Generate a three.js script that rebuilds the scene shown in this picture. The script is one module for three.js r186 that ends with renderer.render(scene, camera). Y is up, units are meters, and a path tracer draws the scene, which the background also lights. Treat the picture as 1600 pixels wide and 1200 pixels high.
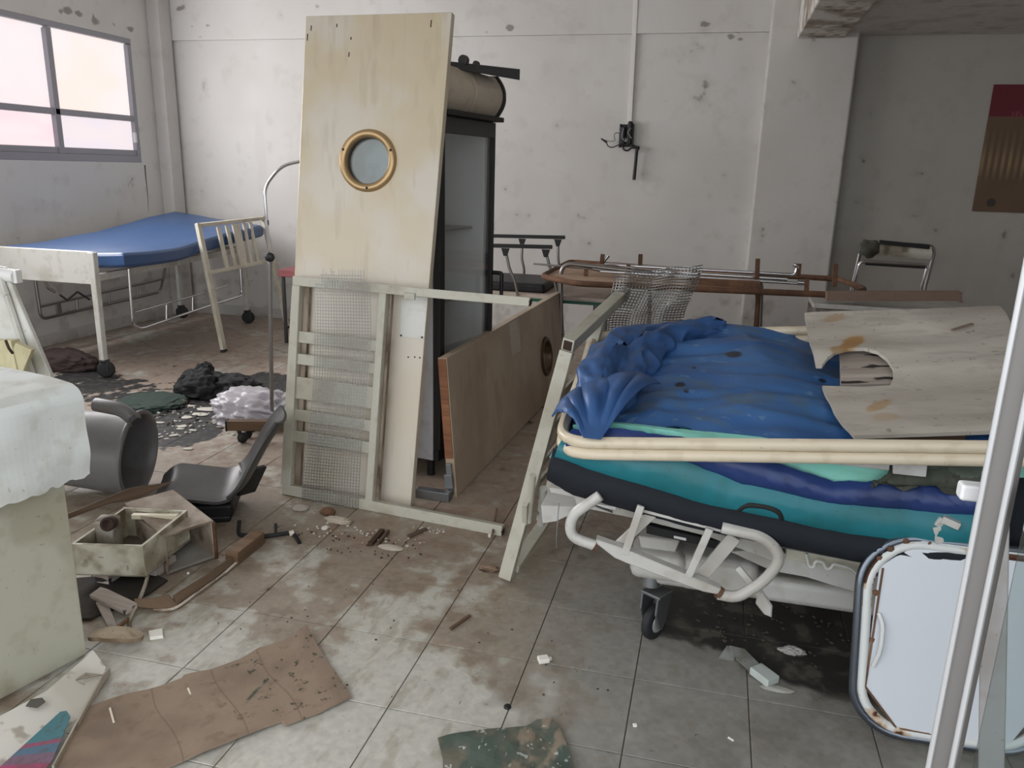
import * as THREE from 'three';
import { RoundedBoxGeometry } from 'three/addons/geometries/RoundedBoxGeometry.js';
import { mergeGeometries, mergeVertices } from 'three/addons/utils/BufferGeometryUtils.js';
import { TessellateModifier } from 'three/addons/modifiers/TessellateModifier.js';
import { RectAreaLightUniformsLib } from 'three/addons/lights/RectAreaLightUniformsLib.js';

// ---------------------------------------------------------------- camera, sky, light, exposure
const scene = new THREE.Scene();
const camera = new THREE.PerspectiveCamera(51.905, 4 / 3, 0.05, 100);
camera.position.set(0, 1.5, 0);
camera.rotation.set(-0.264745, 0.24378, 0.02589, 'YXZ');
scene.add(camera);
const renderer = new THREE.WebGLRenderer({ antialias: true });
renderer.toneMapping = THREE.LinearToneMapping;
renderer.toneMappingExposure = 0.95;
renderer.shadowMap.enabled = true;
scene.background = new THREE.Color(0.95, 0.975, 1.0);      // an even overcast sky outside the shop front
scene.backgroundIntensity = 2.5;
RectAreaLightUniformsLib.init();
const windowLight = new THREE.RectAreaLight(new THREE.Color(1.0, 0.985, 0.99), 12, 3.0, 1.0);   // daylight scattered by the frosted window in the left wall
windowLight.position.set(-5.2, 2.02, -4.4);
windowLight.lookAt(0, 2.02, -4.4);
scene.add(windowLight);

// ---------------------------------------------------------------- numbers and noise
function mulberry(a) { return () => { a |= 0; a = a + 0x6D2B79F5 | 0; let t = Math.imul(a ^ a >>> 15, 1 | a); t = t + Math.imul(t ^ t >>> 7, 61 | t) ^ t; return ((t ^ t >>> 14) >>> 0) / 4294967296; }; }
const rnd = mulberry(20231);
const rr = (a, b) => a + (b - a) * rnd();
const HASH = new Float32Array(65536); { const h = mulberry(77); for (let i = 0; i < 65536; i++) HASH[i] = h(); }
const hsh = (x, y, z) => HASH[(Math.imul(x, 73856093) ^ Math.imul(y, 19349663) ^ Math.imul(z, 83492791)) & 65535];
const sm = t => t * t * (3 - 2 * t), lerp = (a, b, t) => a + (b - a) * t, clamp = (x, a = 0, b = 1) => x < a ? a : x > b ? b : x;
const sstep = (a, b, x) => sm(clamp((x - a) / (b - a)));
function noise2(x, y, per = 0, seed = 0) {
  let xi = Math.floor(x), yi = Math.floor(y); const fx = sm(x - xi), fy = sm(y - yi);
  let x1 = xi + 1, y1 = yi + 1;
  if (per) { xi = ((xi % per) + per) % per; yi = ((yi % per) + per) % per; x1 = ((x1 % per) + per) % per; y1 = ((y1 % per) + per) % per; }
  return lerp(lerp(hsh(xi, yi, seed), hsh(x1, yi, seed), fx), lerp(hsh(xi, y1, seed), hsh(x1, y1, seed), fx), fy);
}
function noise3(x, y, z) {
  const xi = Math.floor(x), yi = Math.floor(y), zi = Math.floor(z), fx = sm(x - xi), fy = sm(y - yi), fz = sm(z - zi);
  const L = k => lerp(lerp(hsh(xi, yi, k), hsh(xi + 1, yi, k), fx), lerp(hsh(xi, yi + 1, k), hsh(xi + 1, yi + 1, k), fx), fy);
  return lerp(L(zi), L(zi + 1), fz);
}
function fbm(x, y, oct = 4, per = 0, seed = 0) { let s = 0, a = 0.5, n = 0; for (let i = 0; i < oct; i++) { s += a * noise2(x, y, per, seed + i * 7); n += a; x *= 2; y *= 2; per *= 2; a *= 0.5; } return s / n; }
function fbm3(x, y, z, oct = 3) { let s = 0, a = 0.5, n = 0; for (let i = 0; i < oct; i++) { s += a * noise3(x, y, z + i * 17.3); n += a; x *= 2.03; y *= 2.03; z *= 2.03; a *= 0.5; } return s / n; }
const ridge = (x, y, z) => 1 - Math.abs(2 * fbm3(x, y, z, 2) - 1) * 2;

// ---------------------------------------------------------------- textures
function tex(w, h, f, srgb = true) {
  const d = new Uint8Array(w * h * 4);
  for (let j = 0; j < h; j++) for (let i = 0; i < w; i++) {
    const c = f((i + 0.5) / w, (j + 0.5) / h), k = 4 * (j * w + i);
    d[k] = 255 * clamp(c[0]); d[k + 1] = 255 * clamp(c[1]); d[k + 2] = 255 * clamp(c[2]); d[k + 3] = 255;
  }
  const t = new THREE.DataTexture(d, w, h, THREE.RGBAFormat);
  t.wrapS = t.wrapT = THREE.RepeatWrapping; t.magFilter = THREE.LinearFilter; t.minFilter = THREE.LinearMipmapLinearFilter; t.generateMipmaps = true;
  if (srgb) t.colorSpace = THREE.SRGBColorSpace;
  t.needsUpdate = true; return t;
}
const mix3 = (a, b, t) => [lerp(a[0], b[0], t), lerp(a[1], b[1], t), lerp(a[2], b[2], t)];
// one square metre of thin grime and specks on paint; the paint's own colour multiplies it
const grimeMap = tex(512, 512, (u, v) => {
  const a = fbm(u * 6, v * 6, 5, 6, 3), b = fbm(u * 24, v * 24, 3, 24, 9), c = noise2(u * 90, v * 90, 90, 4);
  let t = sstep(0.5, 0.75, a) * 0.22 + sstep(0.55, 0.8, b) * 0.12;
  if (c > 0.965) t += 0.35;
  return mix3([1, 1, 1], [0.62, 0.55, 0.46], clamp(t));
});
const stainMap = tex(512, 512, (u, v) => {
  const a = fbm(u * 4, v * 4, 5, 4, 13), b = fbm(u * 16, v * 16, 4, 16, 19), c = noise2(u * 70, v * 70, 70, 5);
  let t = sstep(0.42, 0.7, a) * 0.5 + sstep(0.5, 0.8, b) * 0.35;
  if (c > 0.94) t += 0.3;
  return mix3([1, 1, 1], [0.42, 0.35, 0.27], clamp(t));
});
const rustMap = tex(512, 512, (u, v) => {
  const a = fbm(u * 8, v * 8, 5, 8, 23), b = fbm(u * 40, v * 40, 3, 40, 29);
  const t = clamp(0.35 + a * 0.9 - 0.2 + (b - 0.5) * 0.5);
  return mix3([0.27, 0.185, 0.145], [0.52, 0.38, 0.28], t);
});
const chipMap = tex(512, 512, (u, v) => {            // white enamel flaking to rust
  const a = fbm(u * 12, v * 12, 5, 12, 31), b = fbm(u * 5, v * 5, 2, 5, 37);
  const t = sstep(0.6, 0.64, a + (b - 0.5) * 0.35), edge = sstep(0.53, 0.6, a + (b - 0.5) * 0.35);
  return mix3(mix3([0.86, 0.87, 0.87], [0.72, 0.55, 0.38], edge * 0.6), [0.3, 0.17, 0.1], t);
});
const woodMap = tex(512, 512, (u, v) => {
  const w = fbm(u * 3, v * 60, 4, 0, 41), k = fbm(u * 5, v * 14, 3, 0, 43);
  return mix3([0.5, 0.42, 0.345], [0.71, 0.62, 0.52], clamp(w * 1.2 - 0.1 + (k - 0.5) * 0.5));
});
const greyWoodMap = tex(512, 512, (u, v) => {
  const w = fbm(u * 4, v * 50, 4, 0, 51), k = fbm(u * 9, v * 40, 3, 0, 53);
  return mix3(mix3([0.75, 0.71, 0.68], [0.56, 0.51, 0.47], clamp(w * 1.3 - 0.2)), [0.18, 0.16, 0.15], sstep(0.66, 0.73, k));
});
const orangePeel = tex(256, 256, (u, v) => { const a = fbm(u * 32, v * 32, 3, 32, 61); return [a, a, a]; }, false);
const weaveBump = tex(256, 256, (u, v) => { const a = 0.5 + 0.25 * Math.sin(u * 2 * Math.PI * 64) + 0.25 * Math.sin(v * 2 * Math.PI * 64); return [a, a, a]; }, false);

// ---------------------------------------------------------------- materials
const C = (r, g, b) => new THREE.Color().setRGB(r / 255, g / 255, b / 255, THREE.SRGBColorSpace);
function std(color, roughness = 0.6, metalness = 0, extra = {}) { return new THREE.MeshStandardMaterial({ color, roughness, metalness, ...extra }); }
const painted = (c, o = {}) => std(c, o.rough ?? 0.5, 0, { map: o.map ?? grimeMap, bumpMap: orangePeel, bumpScale: o.bump ?? 0.0004 });
const M = {
  cream: painted(C(222, 214, 190), { rough: 0.38 }),
  creamEdge: painted(C(186, 178, 158), { rough: 0.5 }),
  paleGreen: painted(C(187, 184, 170), { rough: 0.42 }),
  flange: painted(C(150, 136, 120), { map: stainMap, rough: 0.6 }),
  rustBrown: std(C(255, 255, 255), 0.8, 0, { map: rustMap, bumpMap: rustMap, bumpScale: 0.0006 }),
  tubeInside: std(C(58, 42, 34), 0.85),
  whitePaint: painted(C(208, 208, 202), { rough: 0.4 }),
  offWhite: painted(C(205, 200, 184), { rough: 0.4 }),
  greyPaint: painted(C(196, 194, 190), { rough: 0.35 }),
  chrome: std(C(205, 205, 208), 0.2, 1),
  dullChrome: std(C(150, 148, 146), 0.35, 1),
  steel: std(C(140, 142, 145), 0.45, 0.9),
  wire: std(C(168, 168, 168), 0.3, 0.95),
  brass: std(C(184, 156, 116), 0.38, 0.7),
  darkBrass: std(C(96, 78, 62), 0.4, 0.7),
  black: std(C(22, 22, 24), 0.5),
  blackSoft: std(C(30, 30, 32), 0.75),
  rubber: std(C(34, 35, 37), 0.7),
  darkGrey: std(C(62, 62, 64), 0.5),
  blueVinyl: std(C(56, 86, 130), 0.34, 0, { bumpMap: orangePeel, bumpScale: 0.0008 }),
  beige: painted(C(216, 203, 180), { rough: 0.35, bump: 0.0002 }),
  navy: std(C(14, 20, 30), 0.8, 0, { bumpMap: orangePeel, bumpScale: 0.0006 }),
  teal: std(C(30, 116, 128), 0.42, 0, { map: grimeMap, bumpMap: orangePeel, bumpScale: 0.0006 }),
  royal: std(C(38, 58, 114), 0.4, 0, { map: grimeMap, bumpMap: orangePeel, bumpScale: 0.0012 }),
  mint: std(C(140, 212, 198), 0.8, 0, { map: grimeMap, bumpMap: orangePeel, bumpScale: 0.0015 }),
  foamGrey: std(C(186, 184, 184), 0.85, 0, { map: grimeMap }),
  wood: std(C(255, 255, 255), 0.7, 0, { map: woodMap, bumpMap: woodMap, bumpScale: 0.0006 }),
  greyWood: std(C(255, 255, 255), 0.85, 0, { map: greyWoodMap, bumpMap: greyWoodMap, bumpScale: 0.001 }),
  redWood: std(C(226, 176, 150), 0.75, 0, { map: woodMap, bumpMap: woodMap, bumpScale: 0.0008 }),
  enamelChipped: std(C(255, 255, 255), 0.45, 0, { map: chipMap, bumpMap: chipMap, bumpScale: 0.0006 }),
  enamel: std(C(216, 220, 228), 0.35, 0, { bumpMap: orangePeel, bumpScale: 0.0003 }),
  glass: new THREE.MeshPhysicalMaterial({ color: C(232, 238, 238), roughness: 0.04, transmission: 1, thickness: 0, ior: 1.5 }),
};

// ---------------------------------------------------------------- geometry
const V = a => a.isVector3 ? a.clone() : new THREE.Vector3(a[0], a[1], a[2]);
const add = (a, b) => [a[0] + b[0], a[1] + b[1], a[2] + b[2]];
const mid = (a, b, t = 0.5) => [lerp(a[0], b[0], t), lerp(a[1], b[1], t), lerp(a[2], b[2], t)];
function boxG(w, h, d, at = [0, 0, 0], r = 0.004, turn) {
  r = Math.min(r, w * 0.45, h * 0.45, d * 0.45);
  const g = new RoundedBoxGeometry(w, h, d, 1, r);
  if (turn) g.applyMatrix4(new THREE.Matrix4().makeRotationFromEuler(new THREE.Euler(...turn)));
  g.translate(...at); return g;
}
function basis(o, x, y) {                                 // a frame at o with its x along x and its y near y
  const X = V(x).normalize(), Z = X.clone().cross(V(y)).normalize(), Y = Z.clone().cross(X);
  return new THREE.Matrix4().makeBasis(X, Y, Z).setPosition(V(o));
}
function barG(a, b, w, h, up = [0, 1, 0], r = 0.003) {    // a square bar from a to b; w across, h along up
  const A = V(a), B = V(b), len = A.distanceTo(B);
  const g = new RoundedBoxGeometry(len, h, w, 1, Math.min(r, w * 0.4, h * 0.4, len * 0.4));
  g.applyMatrix4(basis(mid(a, b), B.clone().sub(A).toArray(), up)); return g;
}
function fillet(pts, f, closed) {
  const P = pts.map(V), out = [], n = P.length;
  for (let i = 0; i < n; i++) {
    if (!closed && (i === 0 || i === n - 1)) { out.push(P[i]); continue; }
    const p = P[i], a = P[(i + n - 1) % n], b = P[(i + 1) % n];
    const la = p.distanceTo(a), lb = p.distanceTo(b), k = Math.min(f, la * 0.49, lb * 0.49);
    const s = p.clone().lerp(a, k / la), e = p.clone().lerp(b, k / lb);
    for (let t = 0; t <= 6; t++) { const q = t / 6; out.push(s.clone().multiplyScalar((1 - q) * (1 - q)).addScaledVector(p, 2 * q * (1 - q)).addScaledVector(e, q * q)); }
  }
  return out;
}
function sweepG(P, rad, seg = 8, closed = false) {         // a round tube through points; rad(t) may vary
  const n = P.length, pos = [], uv = [], idx = [], R = typeof rad === 'function' ? rad : () => rad;
  const T = P.map((p, i) => { const a = P[closed ? (i + n - 1) % n : Math.max(i - 1, 0)], b = P[closed ? (i + 1) % n : Math.min(i + 1, n - 1)]; return b.clone().sub(a).normalize(); });
  let N = new THREE.Vector3(0, 1, 0); if (Math.abs(T[0].y) > 0.9) N.set(1, 0, 0);
  let len = 0;
  for (let i = 0; i < n + (closed ? 1 : 0); i++) {
    const k = i % n; N.addScaledVector(T[k], -N.dot(T[k])).normalize(); const Bn = T[k].clone().cross(N);
    if (i) len += P[k].distanceTo(P[(i - 1) % n]);
    for (let j = 0; j <= seg; j++) {
      const a = j / seg * 2 * Math.PI, r = R(i / (n - 1), a);
      const q = P[k].clone().addScaledVector(N, Math.cos(a) * r).addScaledVector(Bn, Math.sin(a) * r);
      pos.push(q.x, q.y, q.z); uv.push(len, j / seg * 2 * Math.PI * 0.02);
    }
  }
  const rows = n + (closed ? 1 : 0);
  for (let i = 0; i < rows - 1; i++) for (let j = 0; j < seg; j++) { const a = i * (seg + 1) + j, b = a + seg + 1; idx.push(a, a + 1, b, b, a + 1, b + 1); }
  if (!closed) for (const e of [0, n - 1]) {
    const c = pos.length / 3; pos.push(P[e].x, P[e].y, P[e].z); uv.push(0, 0);
    for (let j = 0; j < seg; j++) { const a = e * (seg + 1) + j; e ? idx.push(c, a, a + 1) : idx.push(c, a + 1, a); }
  }
  const g = new THREE.BufferGeometry();
  g.setAttribute('position', new THREE.Float32BufferAttribute(pos, 3)); g.setAttribute('uv', new THREE.Float32BufferAttribute(uv, 2)); g.setIndex(idx); g.computeVertexNormals(); return g;
}
const tubeG = (pts, r, f = 0.04, seg = 8, closed = false) => sweepG(fillet(pts, f, closed), r, seg, closed);
function cylG(a, b, r1, r2 = r1, seg = 16) {
  const A = V(a), B = V(b), g = new THREE.CylinderGeometry(r2, r1, A.distanceTo(B), seg);
  const q = new THREE.Quaternion().setFromUnitVectors(new THREE.Vector3(0, 1, 0), B.clone().sub(A).normalize());
  g.applyQuaternion(q); g.translate(...mid(a, b)); return g;
}
function latheG(prof, at = [0, 0, 0], axis = [0, 1, 0], seg = 24) {
  const g = new THREE.LatheGeometry(prof.map(p => new THREE.Vector2(p[0], p[1])), seg);
  g.applyQuaternion(new THREE.Quaternion().setFromUnitVectors(new THREE.Vector3(0, 1, 0), V(axis).normalize())); g.translate(...at); return g;
}
function slabG(poly, depth, m, bevel = 0.002, holes = []) {   // a flat outline given depth, from z=0 back to -depth in frame m
  const s = new THREE.Shape(poly.map(p => new THREE.Vector2(p[0], p[1])));
  for (const h of holes) s.holes.push(new THREE.Path(h.map(p => new THREE.Vector2(p[0], p[1]))));
  const g = new THREE.ExtrudeGeometry(s, { depth: depth - 2 * bevel, bevelEnabled: bevel > 0, bevelThickness: bevel, bevelSize: bevel, bevelOffset: -bevel, bevelSegments: 1, curveSegments: 16 });
  g.translate(0, 0, -depth + bevel); if (m) g.applyMatrix4(m); return g;
}
function frameOf(o, x, y) {                                // frame whose plane holds o, x and y, and the outline of points in it
  const m = basis(o, [x[0] - o[0], x[1] - o[1], x[2] - o[2]], [y[0] - o[0], y[1] - o[1], y[2] - o[2]]), inv = m.clone().invert();
  return { m, to: p => { const q = V(p).applyMatrix4(inv); return [q.x, q.y]; } };
}
const plateG = (pts, depth, o, x, y, bevel = 0.002, holes = []) => { const f = frameOf(o, x, y); return slabG(pts.map(f.to), depth, f.m, bevel, holes.map(h => h.map(f.to))); };
function gridPair(top, bot, nu, nv) {                      // closed solid between two grids of points
  const pos = [], uv = [], idx = [], W = nv + 1, dist = (a, b) => Math.hypot(a[0] - b[0], a[1] - b[1], a[2] - b[2]);
  const tops = [], bots = []; for (let i = 0; i <= nu; i++) for (let j = 0; j <= nv; j++) { tops.push(top(i / nu, j / nv)); bots.push(bot(i / nu, j / nv)); }
  const su = [0], sv = [0], mj = nv >> 1, mi = nu >> 1;
  for (let i = 1; i <= nu; i++) su.push(su[i - 1] + dist(tops[i * W + mj], tops[(i - 1) * W + mj]));
  for (let j = 1; j <= nv; j++) sv.push(sv[j - 1] + dist(tops[mi * W + j], tops[mi * W + j - 1]));
  const put = (p, a, b) => { pos.push(...p); uv.push(a, b); return pos.length / 3 - 1; };
  for (let i = 0; i <= nu; i++) for (let j = 0; j <= nv; j++) put(tops[i * W + j], su[i], sv[j]);
  const N = (nu + 1) * W;
  for (let i = 0; i <= nu; i++) for (let j = 0; j <= nv; j++) put(bots[i * W + j], su[i], sv[j]);
  for (let i = 0; i < nu; i++) for (let j = 0; j < nv; j++) { const a = i * W + j, b = a + W; idx.push(a, a + 1, b, b, a + 1, b + 1); idx.push(N + a, N + b, N + a + 1, N + b, N + b + 1, N + a + 1); }
  const edge = []; for (let j = 0; j < nv; j++) edge.push(j); for (let i = 0; i < nu; i++) edge.push(i * W + nv); for (let j = nv; j > 0; j--) edge.push(nu * W + j); for (let i = nu; i > 0; i--) edge.push(i * W);
  for (let k = 0; k < edge.length; k++) { const a = edge[k], b = edge[(k + 1) % edge.length]; const A = put(tops[a], k * 0.01, 0), B = put(tops[b], k * 0.01 + 0.01, 0), c = put(bots[a], k * 0.01, 0.02), d = put(bots[b], k * 0.01 + 0.01, 0.02); idx.push(A, c, B, B, c, d); }
  const g = new THREE.BufferGeometry();
  g.setAttribute('position', new THREE.Float32BufferAttribute(pos, 3)); g.setAttribute('uv', new THREE.Float32BufferAttribute(uv, 2)); g.setIndex(idx); g.computeVertexNormals(); return g;
}
function sheetG(f, nu, nv, th) {                           // a bent sheet of even thickness
  const nrm = (u, v) => { const e = 0.004, a = f(Math.min(u + e, 1), v), b = f(Math.max(u - e, 0), v), c = f(u, Math.min(v + e, 1)), d = f(u, Math.max(v - e, 0)); return V(c).sub(V(d)).cross(V(a).sub(V(b))).normalize(); };
  return gridPair((u, v) => f(u, v), (u, v) => { const n = nrm(u, v), p = f(u, v); return [p[0] - n.x * th, p[1] - n.y * th, p[2] - n.z * th]; }, nu, nv);
}
function padG(f, th, nu, nv, R = 0.03, ru = 0.05, rv = 0.03) {  // a padded slab hanging th below f, edges rounded
  const k = (a, r) => { const s = clamp((Math.abs(2 * a - 1) - (1 - r)) / r); return 1 - Math.sqrt(Math.max(0, 1 - s * s)); };
  const warp = t => 0.5 - 0.5 * Math.cos(Math.PI * t), w = t => lerp(t, warp(t), 0.85);
  return gridPair((u, v) => { u = w(u); v = w(v); const p = f(u, v); p[1] -= R * Math.min(1, k(u, ru) + k(v, rv)); return p; }, (u, v) => { u = w(u); v = w(v); const p = f(u, v); p[1] -= th - R * Math.min(1, k(u, ru) + k(v, rv)); return p; }, nu, nv);
}
function boxUV(g) {
  g = g.index ? g.toNonIndexed() : g; g.computeVertexNormals === undefined;
  const p = g.attributes.position, n = g.attributes.normal, uv = new Float32Array(p.count * 2);
  for (let i = 0; i < p.count; i += 3) {
    const nx = Math.abs(n.getX(i) + n.getX(i + 1) + n.getX(i + 2)), ny = Math.abs(n.getY(i) + n.getY(i + 1) + n.getY(i + 2)), nz = Math.abs(n.getZ(i) + n.getZ(i + 1) + n.getZ(i + 2));
    for (let k = i; k < i + 3; k++) { const x = p.getX(k), y = p.getY(k), z = p.getZ(k); const q = nx >= ny && nx >= nz ? [z, y] : ny >= nz ? [x, z] : [x, y]; uv[2 * k] = q[0]; uv[2 * k + 1] = q[1]; }
  }
  g.setAttribute('uv', new THREE.BufferAttribute(uv, 2)); return g;
}
function smoothed(g, f) { for (const k of ['uv', 'normal']) g.deleteAttribute(k); g = mergeVertices(g, 1e-5); g.setAttribute('uv', new THREE.BufferAttribute(new Float32Array(g.attributes.position.count * 2), 2)); const p = g.attributes.position, q = new THREE.Vector3(); for (let i = 0; i < p.count; i++) { q.fromBufferAttribute(p, i); f(q); p.setXYZ(i, q.x, q.y, q.z); } g.computeVertexNormals(); return g; }
function merged(gs) {
  gs = [gs].flat().map(g => { const h = g.index ? g.toNonIndexed() : g; for (const k of Object.keys(h.attributes)) if (!['position', 'normal', 'uv'].includes(k)) h.deleteAttribute(k); return h; });
  return gs.length > 1 ? mergeGeometries(gs) : gs[0];
}

// ---------------------------------------------------------------- names, things, parts
const taken = new Map(), baseOf = new WeakMap();
function numbered(n) { const k = taken.get(n) ?? 0; taken.set(n, k + 1); return k ? `${n}_${String(k).padStart(3, '0')}` : n; }
function tag(o, label, category, group, kind) { if (label) o.userData.label = label; if (category) o.userData.category = category; if (group) o.userData.group = group; if (kind) o.userData.kind = kind; return o; }
function thing(name, label, category, base = [0, 0, 0], group) {
  const o = new THREE.Group(); o.name = numbered(name); o.position.set(...base); baseOf.set(o, base); scene.add(o); return tag(o, label, category, group);
}
function part(name, gs, m, parent, { keepUV = false, label, kind } = {}) {   // geometry is given in room coordinates
  let g = merged(gs); if (!keepUV) g = boxUV(g);
  const b = baseOf.get(parent) ?? [0, 0, 0]; g.translate(-b[0], -b[1], -b[2]);
  const o = new THREE.Mesh(g, m); o.name = name; o.castShadow = o.receiveShadow = true; baseOf.set(o, b); parent.add(o);
  return tag(o, label, null, null, kind);
}
function single(name, label, category, gs, m, base, { keepUV = false, group } = {}) {
  let g = merged(gs); if (!keepUV) g = boxUV(g);
  g.computeBoundingBox(); if (!base) { const c = g.boundingBox.getCenter(new THREE.Vector3()); base = [c.x, g.boundingBox.min.y, c.z]; }
  g.translate(-base[0], -base[1], -base[2]);
  const o = new THREE.Mesh(g, m); o.name = numbered(name); o.position.set(...base); o.castShadow = o.receiveShadow = true; scene.add(o); return tag(o, label, category, group);
}
function struct(name, gs, m, keepUV = false) {
  let g = merged(gs); if (!keepUV) g = boxUV(g);
  const o = new THREE.Mesh(g, m); o.name = name; o.castShadow = o.receiveShadow = true; scene.add(o); baseOf.set(o, [0, 0, 0]); return tag(o, null, null, null, 'structure');
}

// ---------------------------------------------------------------- the room
const XL = -5.27, XR = 3.4, ZB = -7.03, ZF = -0.62, YC = 3.3, YS = 2.575, XB0 = 0.477, XB1 = 0.82, ZP = -6.93;
const TS = 0.3364, TX = -1.46535, TZ = -1.8043;                 // tile pitch and one corner of the grid
const blob = (x, z, L) => { let s = 0; for (const [c, r, w] of L) { const dx = (x - c[0]) / r, dz = (z - c[2]) / r, q = dx * dx + dz * dz; if (q < 9) s += w * Math.exp(-q); } return s; };
const CLEAN = [[[-1.428,0,-1.4], .42, .8], [[-1.055,0,-1.607], .34, .8], [[-0.671,0,-1.667], .26, .75], [[-0.489,0,-1.658], .2, .5], [[-1.501,0,-1.929], .16, .55], [[-0.928,0,-2.043], .13, .75], [[-0.904,0,-2.352], .12, .5], [[-0.69,0,-2.35], .1, .4], [[-1.381,0,-2.473], .15, .3], [[-1.316,0,-1.792], .16, .6], [[-0.641,0,-1.896], .14, .35], [[-0.141,0,-1.819], .16, .12]];
const SOOT = [[[-4.035,0,-4.372], .3, .9], [[-3.497,0,-4.179], .26, .9], [[-3.083,0,-4.098], .28, .9], [[-3.097,0,-4.687], .3, .8], [[-2.877,0,-4.82], .3, .9], [[-2.862,0,-3.536], .17, .9], [[-2.922,0,-3.814], .22, .9], [[-3.263,0,-3.828], .25, .9], [[-2.697,0,-3.706], .14, .6], [[-4.411,0,-4.552], .25, .8]];
const WET_SHADE = [[[0.057,0,-2.596], .16, .75], [[0.209,0,-2.515], .17, .85], [[0.364,0,-2.502], .17, .95], [[0.522,0,-2.548], .17, 1], [[0.531,0,-2.334], .13, .8], [[0.309,0,-2.811], .3, .9], [[0.559,0,-3.013], .3, 1], [[-0.048,0,-2.479], .07, .5], [[0.381,0,-2.341], .1, .7], [[-0.45,0,-2.987], .25, .25]];  // wet soot, with the shadow under the hospital bed painted in as well
const RED = [[[-1.11,0,-2.782], .25, .5], [[-0.895,0,-3.18], .25, .5], [[-1.361,0,-2.829], .2, .4]];
function floorColour(x, z) {
  const n1 = fbm(x * 4 + 3, z * 4, 5, 0, 101), n2 = fbm(x * 17, z * 17, 4, 0, 111), n3 = fbm(x * 55, z * 55, 3, 0, 121), sp = noise2(x * 130, z * 130, 0, 131);
  const right = sstep(-0.75, -0.15, x + (n1 - 0.5) * 0.5) * sstep(-3.4, -2.6, z), far = sstep(-2.9, -3.8, z);
  let d = 0.74 - blob(x, z, CLEAN) + (n1 - 0.5) * lerp(1.25, 0.35, right) + (n2 - 0.5) * lerp(1.05, 0.3, right) + (n3 - 0.5) * lerp(0.3, 0.1, right);
  const dirt = mix3(mix3([0.575, 0.525, 0.465], [0.55, 0.54, 0.515], right), [0.63, 0.57, 0.52], far), light = mix3([0.68, 0.665, 0.625], [0.60, 0.595, 0.575], right);
  let c = mix3([0.725, 0.715, 0.68], light, sstep(0.2, 0.36, d));
  c = mix3(c, [0.57, 0.53, 0.47], sstep(0.56, 0.74, fbm(x * 30 + 7, z * 12, 4, 0, 151)) * 0.4 * (1 - right));
  c = mix3(c, dirt, sstep(0.36, 0.62, d));
  c = mix3(c, [0.45, 0.38, 0.32], sstep(0.06, 0, Math.abs(d - 0.4)) * 0.3 * (1 - right) * sstep(0.4, 0.6, n2) + sstep(0.62, 0.72, n2) * 0.35 * sstep(0.4, 0.7, d) * (1 - right * 0.6));
  c = mix3(c, [0.5, 0.38, 0.31], clamp(blob(x, z, RED)) * sstep(0.35, 0.65, n2) * 0.7);
  c = mix3(c, [0.42, 0.4, 0.37], sstep(0.5, 0.75, fbm(x * 7 + 9, z * 7, 4, 0, 141)) * right * 0.3);
  const soot = sstep(0.5, 0.64, clamp(blob(x, z, SOOT)) + (n1 - 0.5) * 1.0 + (n2 - 0.5) * 1.1);
  c = mix3(c, mix3([0.17, 0.165, 0.165], [0.3, 0.29, 0.28], sstep(0.55, 0.75, n3)), soot);
  const wet = sstep(0.3, 0.72, clamp(blob(x, z, WET_SHADE)) + (n2 - 0.5) * 0.75 + (n1 - 0.5) * 0.3);  // wet soot plus painted bed shadow, one mask for both
  c = mix3(c, mix3([0.17, 0.165, 0.155], [0.34, 0.32, 0.29], sstep(0.5, 0.72, n2)), wet * 0.92);
  const k = 1 + (n3 - 0.5) * 0.16; c = [c[0] * k, c[1] * k, c[2] * k];
  if (sp > 0.975 && n2 > 0.5) c = mix3(c, [0.2, 0.18, 0.16], 0.6);
  return c;
}
const NX0 = TX - 4 * TS, NX1 = TX + 9 * TS, NZ0 = TZ + 2 * TS, NZ1 = TZ - 5 * TS;
const nearMap = tex(2048, 1104, (u, v) => floorColour(lerp(NX0, NX1, u), lerp(NZ0, NZ1, v)));
const farMap = tex(2048, 1408, (u, v) => floorColour(lerp(XL, XR, u), lerp(-1.1, -7.2, v)));
const floorNear = std(C(255, 255, 255), 0.5, 0, { map: nearMap, bumpMap: nearMap, bumpScale: 0.0006 });
const floorFar = std(C(255, 255, 255), 0.62, 0, { map: farMap });
const grout = std(C(96, 88, 80), 0.9);
const floor = struct('floor', boxG((XR - XL) + 0.4, 0.2, 7.1 - 0.3 + 0.4, [(XL + XR) / 2, -0.104, (-7.2 - 0.3) / 2], 0.001), grout);
function tileG(x0, x1, z0, z1, gap, map) {                          // one tile with a narrow worn chamfer
  const c = 0.0012, g = gap / 2, X = [x0 + g, x0 + g + c, x1 - g - c, x1 - g], Z = [z0 - g, z0 - g - c, z1 + g + c, z1 + g];
  const P = [], U = [], I = [];
  const ring = [[0, -0.006], [0, -c], [1, 0]];
  for (const [k, y] of ring) for (const [a, b] of [[k, k], [3 - k, k], [3 - k, 3 - k], [k, 3 - k]]) { P.push(X[a], y, Z[b]); U.push(...map(X[a], Z[b])); }
  for (let r = 0; r < 2; r++) for (let k = 0; k < 4; k++) { const a = r * 4 + k, b = r * 4 + (k + 1) % 4; I.push(a, b, a + 4, b, b + 4, a + 4); }
  I.push(8, 9, 10, 8, 10, 11);
  const h = new THREE.BufferGeometry(); h.setAttribute('position', new THREE.Float32BufferAttribute(P, 3)); h.setAttribute('uv', new THREE.Float32BufferAttribute(U, 2)); h.setIndex(I);
  const q = h.toNonIndexed(); q.computeVertexNormals(); return q;
}
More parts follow.
